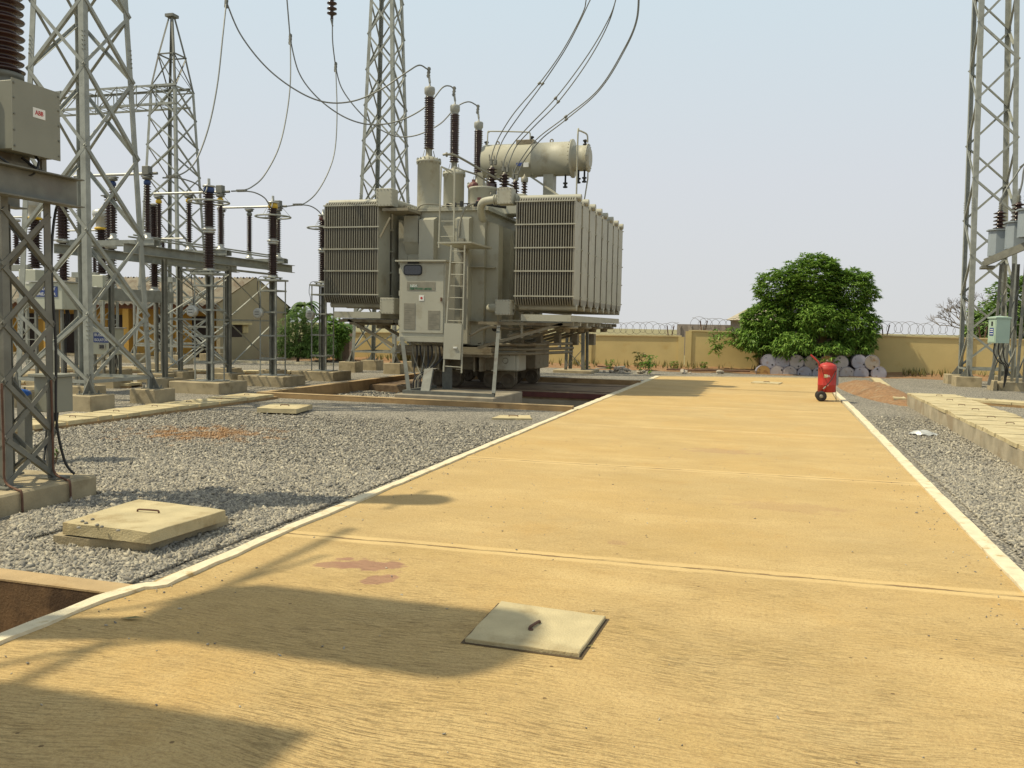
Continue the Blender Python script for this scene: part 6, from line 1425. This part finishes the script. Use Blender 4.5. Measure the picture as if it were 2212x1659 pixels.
EX = at(1772, 866, z=0); ex, ey = EX.x, EX.y+.05
def XP(zx, zy, dy=0): return at((2560+zx/9.2188)/1.4756, (1120+zy/9.2188)/1.4756, Y=ey+dy)
e_ = empty('wheeled_extinguisher', (ex+.15, ey, 0), 'red wheeled fire extinguisher tank standing at the right edge of the road', 'fire extinguisher')
c = XP(705, 800); bt = XP(705, 1195).z; tp = XP(705, 430).z; rr = (XP(955, 800).x-XP(440, 800).x)/2*1.06
m = MB(); m.lathe([(rr*.9, bt), (rr*.99, bt+.01), (rr*.99, bt+.18), (rr*1.01, bt+.185), (rr*1.01, bt+.20), (rr, bt+.205), (rr, tp-.11), (rr*1.015, tp-.105), (rr*1.015, tp-.05), (rr, tp-.045), (rr*.985, tp), (rr*.9, tp+.03), (rr*.6, tp+.07), (.05, tp+.095), (0, tp+.097)], (c.x, ey+.02, 0), n=40); m.build('tank', RED, e_)
m = MB(); m.tube(smooth_path([XP(480, 420, -.18), XP(455, 330, -.2), XP(385, 250, -.2), XP(300, 170, -.2), XP(225, 100, -.2)], 5), .022, 8); m.tube(smooth_path([XP(480, 420, .18), XP(455, 330, .2), XP(385, 250, .2), XP(225, 100, .2)], 5), .022, 8); m.tube([XP(235, 110, -.2), XP(235, 110, .2)], .022, 8); m.tube([XP(500, 440, -.19), XP(600, 760, -.26), XP(620, 1180, -.24)], .012, 6); m.build('push_handle', RED, e_)
wc = XP(530, 1360, -.22); wr = .138
for dy in (-.24, .24):
    m = MB(); m.lathe([(wr*.5, -.035), (wr*.85, -.045), (wr, -.02), (wr, .02), (wr*.85, .045), (wr*.5, .035)], (wc.x, ey+dy, wr), (0, 1, 0), 26); wh = m.build('wheel', RUB, e_)
    m = MB(); m.lathe([(.0, -.042), (wr*.5, -.032), (wr*.52, .03), (0, .04)], (wc.x, ey+dy, wr), (0, 1, 0), 20); m.lathe([(.03, -.06), (.03, .06)], (wc.x, ey+dy, wr), (0, 1, 0), 10); m.build('rim', PLATE, wh)
m = MB(); m.tube([(wc.x, ey-.26, wr), (wc.x, ey+.26, wr)], .018, 8); m.bar((wc.x, ey-.18, wr), (wc.x+.02, ey-.15, bt+.02), .07, .03); m.bar((wc.x, ey+.18, wr), (wc.x+.02, ey+.15, bt+.02), .07, .03); m.build('axle', RED, e_)
m = MB(); m.tube([XP(960, 1120), XP(968, 1460)], .008, 6); m.tube([XP(850, 1210), XP(960, 1400)], .007, 6); m.tube([XP(960, 1120, .2), XP(975, 1450, .2)], .008, 6); m.build('stand_rod', STEELD, e_)
m = MB(); m.tube(smooth_path([XP(700, 350), XP(740, 318), XP(830, 315), XP(920, 375), XP(965, 440, -.03), XP(960, 560, -.08), XP(905, 700, -.24), XP(820, 850, -.30), XP(740, 950, -.30), XP(620, 1080, -.29)], 6), .011, 8); m.build('hose', BLK, e_)
m = MB(); m.tube([XP(670, 1035, -.3), XP(595, 1105, -.3)], .02, 8); m.lathe([(.02, 0), (.02, .10), (.035, .11), (.01, .13)], XP(705, 390), n=10); m.build('nozzle', PLATE, e_)
m = MB(); a, b = XP(655, 765), XP(832, 670); yy = ey+.02-rr-.004; m.add([(c.x-.045+math.sin(t)*0+k_, ey+.02-math.sqrt(rr*rr-k_*k_ if abs(k_) < rr else 0)-.004, z) for z in (a.z, b.z) for k_, t in ((-.05, 0), (0.0, 0), (.05, 0), (.10, 0), (.13, 0))], [(i, i+1, i+6, i+5) for i in range(4)]); m.build('label', mat('cream_label', (.55, .45, .22), .6), e_)
text_mb('NEL', (c.x, ey+.02-rr-.008, (a.z+b.z)/2), .07, (1, 0, 0), (0, 0, 1), (0, -1, 0), .004, .13).build('lettering', WHT, e_)
m = MB(); m.box((c.x-.01, ey-rr-.002, bt+.17), (c.x+.03, ey-rr+.012, bt+.21)); m.build('sticker', mat('pink_sticker', (.6, .25, .2), .6), e_)
m = MB(); m.bar(XP(985, 500, .0)+V((.02, 0, 0)), XP(985, 1000, 0)+V((.02, 0, 0)), .05, .05); m.build('side_tube', GREYC, e_)
# plastic bag
pb = at(1994, 938, z=.0); R_ = random.Random(9); m = MB(); N1, N2 = 18, 12; vs = []
for i in range(N1+1):
    for j in range(N2+1):
        u_, v_ = i/N1*2-1, j/N2*2-1; r2 = u_*u_+v_*v_; z = max(0, .07*(1-r2))+.006*R_.random()+.012*math.sin(i*.9+j*.7)
        k_ = 1/(1+.25*abs(u_*v_)); vs.append((pb.x+u_*.25*k_+R_.gauss(0, .004), pb.y+v_*.13*k_, max(-.01, z)))
m.add(vs, [(i*(N2+1)+j, (i+1)*(N2+1)+j, (i+1)*(N2+1)+j+1, i*(N2+1)+j+1) for i in range(N1) for j in range(N2)]); tag(m.build('plastic_bag', BAG), 'crumpled clear plastic bag lying on the gravel right of the road', 'bag')
# small litter on the road
for i, (px, py, lab) in enumerate(((283, 1337, 'curled dry leaf on the shaded road at the lower left'), (1275, 1398, 'dry crumb beside the right edge of the road cover'), (1875, 972, 'small dark leaf near the right road edge'))):
    c = at(px, py, z=.005); m = MB(); s = .05 if i == 0 else .02; m.add([c+V((-s*1.4, -s*.2, 0)), c+V((0, -s*.5, .01)), c+V((s*1.5, .3*s, 0.015)), c+V((.2*s, .5*s, .012))], [(0, 1, 2, 3)]); tag(m.build('dry_leaf', WEED), lab, 'leaf', 'litter on the road')

# ================================================================== RIGHT EDGE: pole mounted tanks on a frame, cabinet
RF = empty('instrument_frame', (8.0, 33.4, 0), 'steel channel frame on lattice posts carrying grey tanks at the right edge', 'support frame')
cx0 = at(2135, 555, Y=33.0); 
m = MB(); a, b = at(2128, 567, Y=32.5), at(2290, 500, Y=30.6)
d_ = (b-a); a2 = a+V((0, 0, 0)); m.bar(a2, b, .08, .24); m.bar(a2+V((.1, .7, 0)), b+V((.1, .7, 0)), .10, .17); m.bar(a2+V((.1, 0, -.14)), a2+V((.2, .8, -.14)), .4, .08); m.build('channel_beam', STEELD, RF)
for k, (px, yy) in enumerate(((2143, 33.3), (2170, 33.0), (2196, 32.7), (2212, 33.2))):
    b0 = at(px, 800, Y=yy); m = MB(); X_ = b0.x; m.angle((X_, yy, .25), (X_+.06, yy, 4.25), .08, (1, 0, 0), (0, 1, 0), .014); m.angle((X_+.35, yy+.35, .25), (X_+.35, yy+.35, 4.25), .08, (-1, 0, 0), (0, -1, 0), .014)
    for z in (.5, 1.5, 2.5): m.bar((X_+.03, yy, z), (X_+.38, yy+.3, z+1.), .045, .012); m.bar((X_+.38, yy, z+1.), (X_+.38, yy, z+1.02), .05, .03)
    m.build('lattice_post', STEELD, RF)
m = MB(); b0 = at(2165, 822, Y=33.2); m.box((b0.x-.2, 32.8, -.2), (b0.x+1.8, 33.9, .26), .02); m.box((at(2145, 835, Y=33.2).x-.1, 32.7, -.2), (b0.x-.25, 33.6, .3), .02); m.build('footing', CONC, RF)
m = MB(); m.bar(at(2160, 735, Y=32.6), at(2135, 832, Y=32.6), .09, .09); m.build('brace_pipe', STEELD, RF)
GC = 'grey bushing tanks at the right edge'
def can(px, py_, y, w_, label, s=1., bush=True):
    t = at(px, py_, Y=y); z1 = t.z; x = t.x; h = .84*s
    r = empty('bushing_tank', (x, y, z1-h), label, 'instrument transformer', GC)
    m = MB(); q = w_/2
    P = [(-q, -q*.5), (-q*.5, -q), (q*.5, -q), (q, -q*.5), (q, q*.5), (q*.5, q), (-q*.5, q), (-q, q*.5)]
    m.add([(x+a, y+b, z1-h) for a, b in P]+[(x+a, y+b, z1) for a, b in P], [tuple(reversed(range(8))), tuple(range(8, 16))]+[(i, (i+1) % 8, (i+1) % 8+8, i+8) for i in range(8)]); m.build('tank', GREYC, r)
    m = MB(); k = 1.22; m.add([(x+a*k, y+b*k, z1+.002) for a, b in P]+[(x+a*k, y+b*k, z1+.04) for a, b in P], [tuple(reversed(range(8))), tuple(range(8, 16))]+[(i, (i+1) % 8, (i+1) % 8+8, i+8) for i in range(8)]); m.box((x-.12, y-.12, z1-h-.08), (x+.12, y+.12, z1-h-.002)); m.build('lid', GREYC, r)
    m = MB(); m.lathe(sheds(.62*s, 5, .09*s, .21*s, z1+.04), (x, y, 0), n=22); m.build('bushing', PORC, r)
    m = MB(); zz = z1+.66*s; m.lathe([(.05, zz), (.08, zz+.03), (.04, zz+.06), (.08, zz+.09), (.04, zz+.12), (.08, zz+.15), (.04, zz+.18), (.07, zz+.21), (.03, zz+.24), (.02, zz+.45)], (x, y, 0), n=14); m.build('terminal', STEELD, r)
    return V((x, y, zz+.45))
t1 = can(2159, 499, 33.0, .60, 'grey octagonal tank with a brown ribbed bushing, left one of the pair')
t2 = can(2198, 482, 32.2, .62, 'grey octagonal tank with a brown bushing cut by the right edge')
can(2226, 455, 31.4, .62, 'third grey tank just outside the right edge')
for t, sh, lab in ((t1, [(2160, 440), (2170, 415), (2190, 385), (2212, 355), (2260, 320)], 'conductor rising to the right from the left grey tank'), (t2, [(2200, 425), (2208, 395), (2214, 360), (2240, 300)], 'conductor rising from the grey tank at the right edge')):
    cable('tank_conductor', [t]+[at(px, py, Y=t.y) for px, py in sh], .03, lab, 'conductors at the right edge', [(at(*sh[3], Y=t.y), (1, 0, .9), .3)])
GB_ = empty('outdoor_cabinet', (7.2, 32.0, 1.6), 'pale green outdoor cabinet with a small roof, fixed to the posts at the right edge', 'cabinet')
q0, q1, q2, q3 = at(2135, 736, Y=32.0), at(2150, 741, Y=31.6), at(2152, 690, Y=31.6), at(2182, 738, Y=31.75)
xA, xB, xC = q0.x, q1.x, q3.x; zb, zt = at(2150, 741, Y=31.6).z, at(2150, 688, Y=31.6).z
m = MB(); base = [(xA, 32.1), (xB, 31.6), (xC, 31.85), (xA+(xC-xB), 32.35)]
m.add([(x, y, zb) for x, y in base]+[(x, y, zt) for x, y in base], [(3, 2, 1, 0), (4, 5, 6, 7)]+[(i, (i+1) % 4, (i+1) % 4+4, i+4) for i in range(4)]); m.build('body', GREENB, GB_)
cxx = sum(p[0] for p in base)/4; cyy = sum(p[1] for p in base)/4
rb = [(cxx+(x-cxx)*1.14, cyy+(y-cyy)*1.14) for x, y in base]; m = MB(); m.add([(x, y, zt+.003) for x, y in rb]+[(x, y, zt+.05) for x, y in rb]+[(cxx, cyy, zt+.10)], [(3, 2, 1, 0)]+[(i, (i+1) % 4, (i+1) % 4+4, i+4) for i in range(4)]+[(4+i, 4+(i+1) % 4, 8) for i in range(4)]); m.build('roof', GREENB, GB_)
dv = (V((xB, 31.6, 0))-V((xA, 32.1, 0))); dn = V((dv.y, -dv.x, 0)).normalized()
def onb(u_, z, o_): p = V((xA, 32.1, 0))+dv*u_+dn*o_; return (p.x, p.y, z)
H_ = zt-zb
for (u0, u1, v0, v1, mt, nm) in ((.12, .92, .04, .93, GREENB, 'door'), (.25, .75, .30, .62, BLUE, 'sign_plate'), (.42, .62, .70, .88, BLK, 'lock')):
    o1 = .012 if nm == 'door' else .02; m = MB(); a_ = [onb(u0, zb+v0*H_, .001), onb(u1, zb+v0*H_, .001), onb(u1, zb+v1*H_, .001), onb(u0, zb+v1*H_, .001)]; b_ = [onb(u0, zb+v0*H_, o1), onb(u1, zb+v0*H_, o1), onb(u1, zb+v1*H_, o1), onb(u0, zb+v1*H_, o1)]
    m.add(a_+b_, [(4, 5, 6, 7), (0, 1, 5, 4), (1, 2, 6, 5), (2, 3, 7, 6), (3, 0, 4, 7)]); m.build(nm, mt, GB_)
m = MB()
for v in (.36, .46, .54): a_ = [onb(.3, zb+v*H_, .022), onb(.7, zb+v*H_, .022), onb(.7, zb+(v+.03)*H_, .022), onb(.3, zb+(v+.03)*H_, .022)]; m.add(a_, [(0, 1, 2, 3)])
m.build('lettering', WHT, GB_)
m = MB()
for k in range(3): m.tube(smooth_path([(cxx-.1+k*.12, cyy, zb), (cxx-.12+k*.14, cyy, zb-.3), (cxx+.05+k*.1, cyy+.1, zb-.6), (cxx+.3+k*.05, cyy+.3, zb-.8), (cxx+.35, cyy+.5, .1)], 5), .02, 6)
m.build('cable', BLK, GB_)
print('objects', len(bpy.data.objects), 'verts', sum(len(m.vertices) for m in bpy.data.meshes))
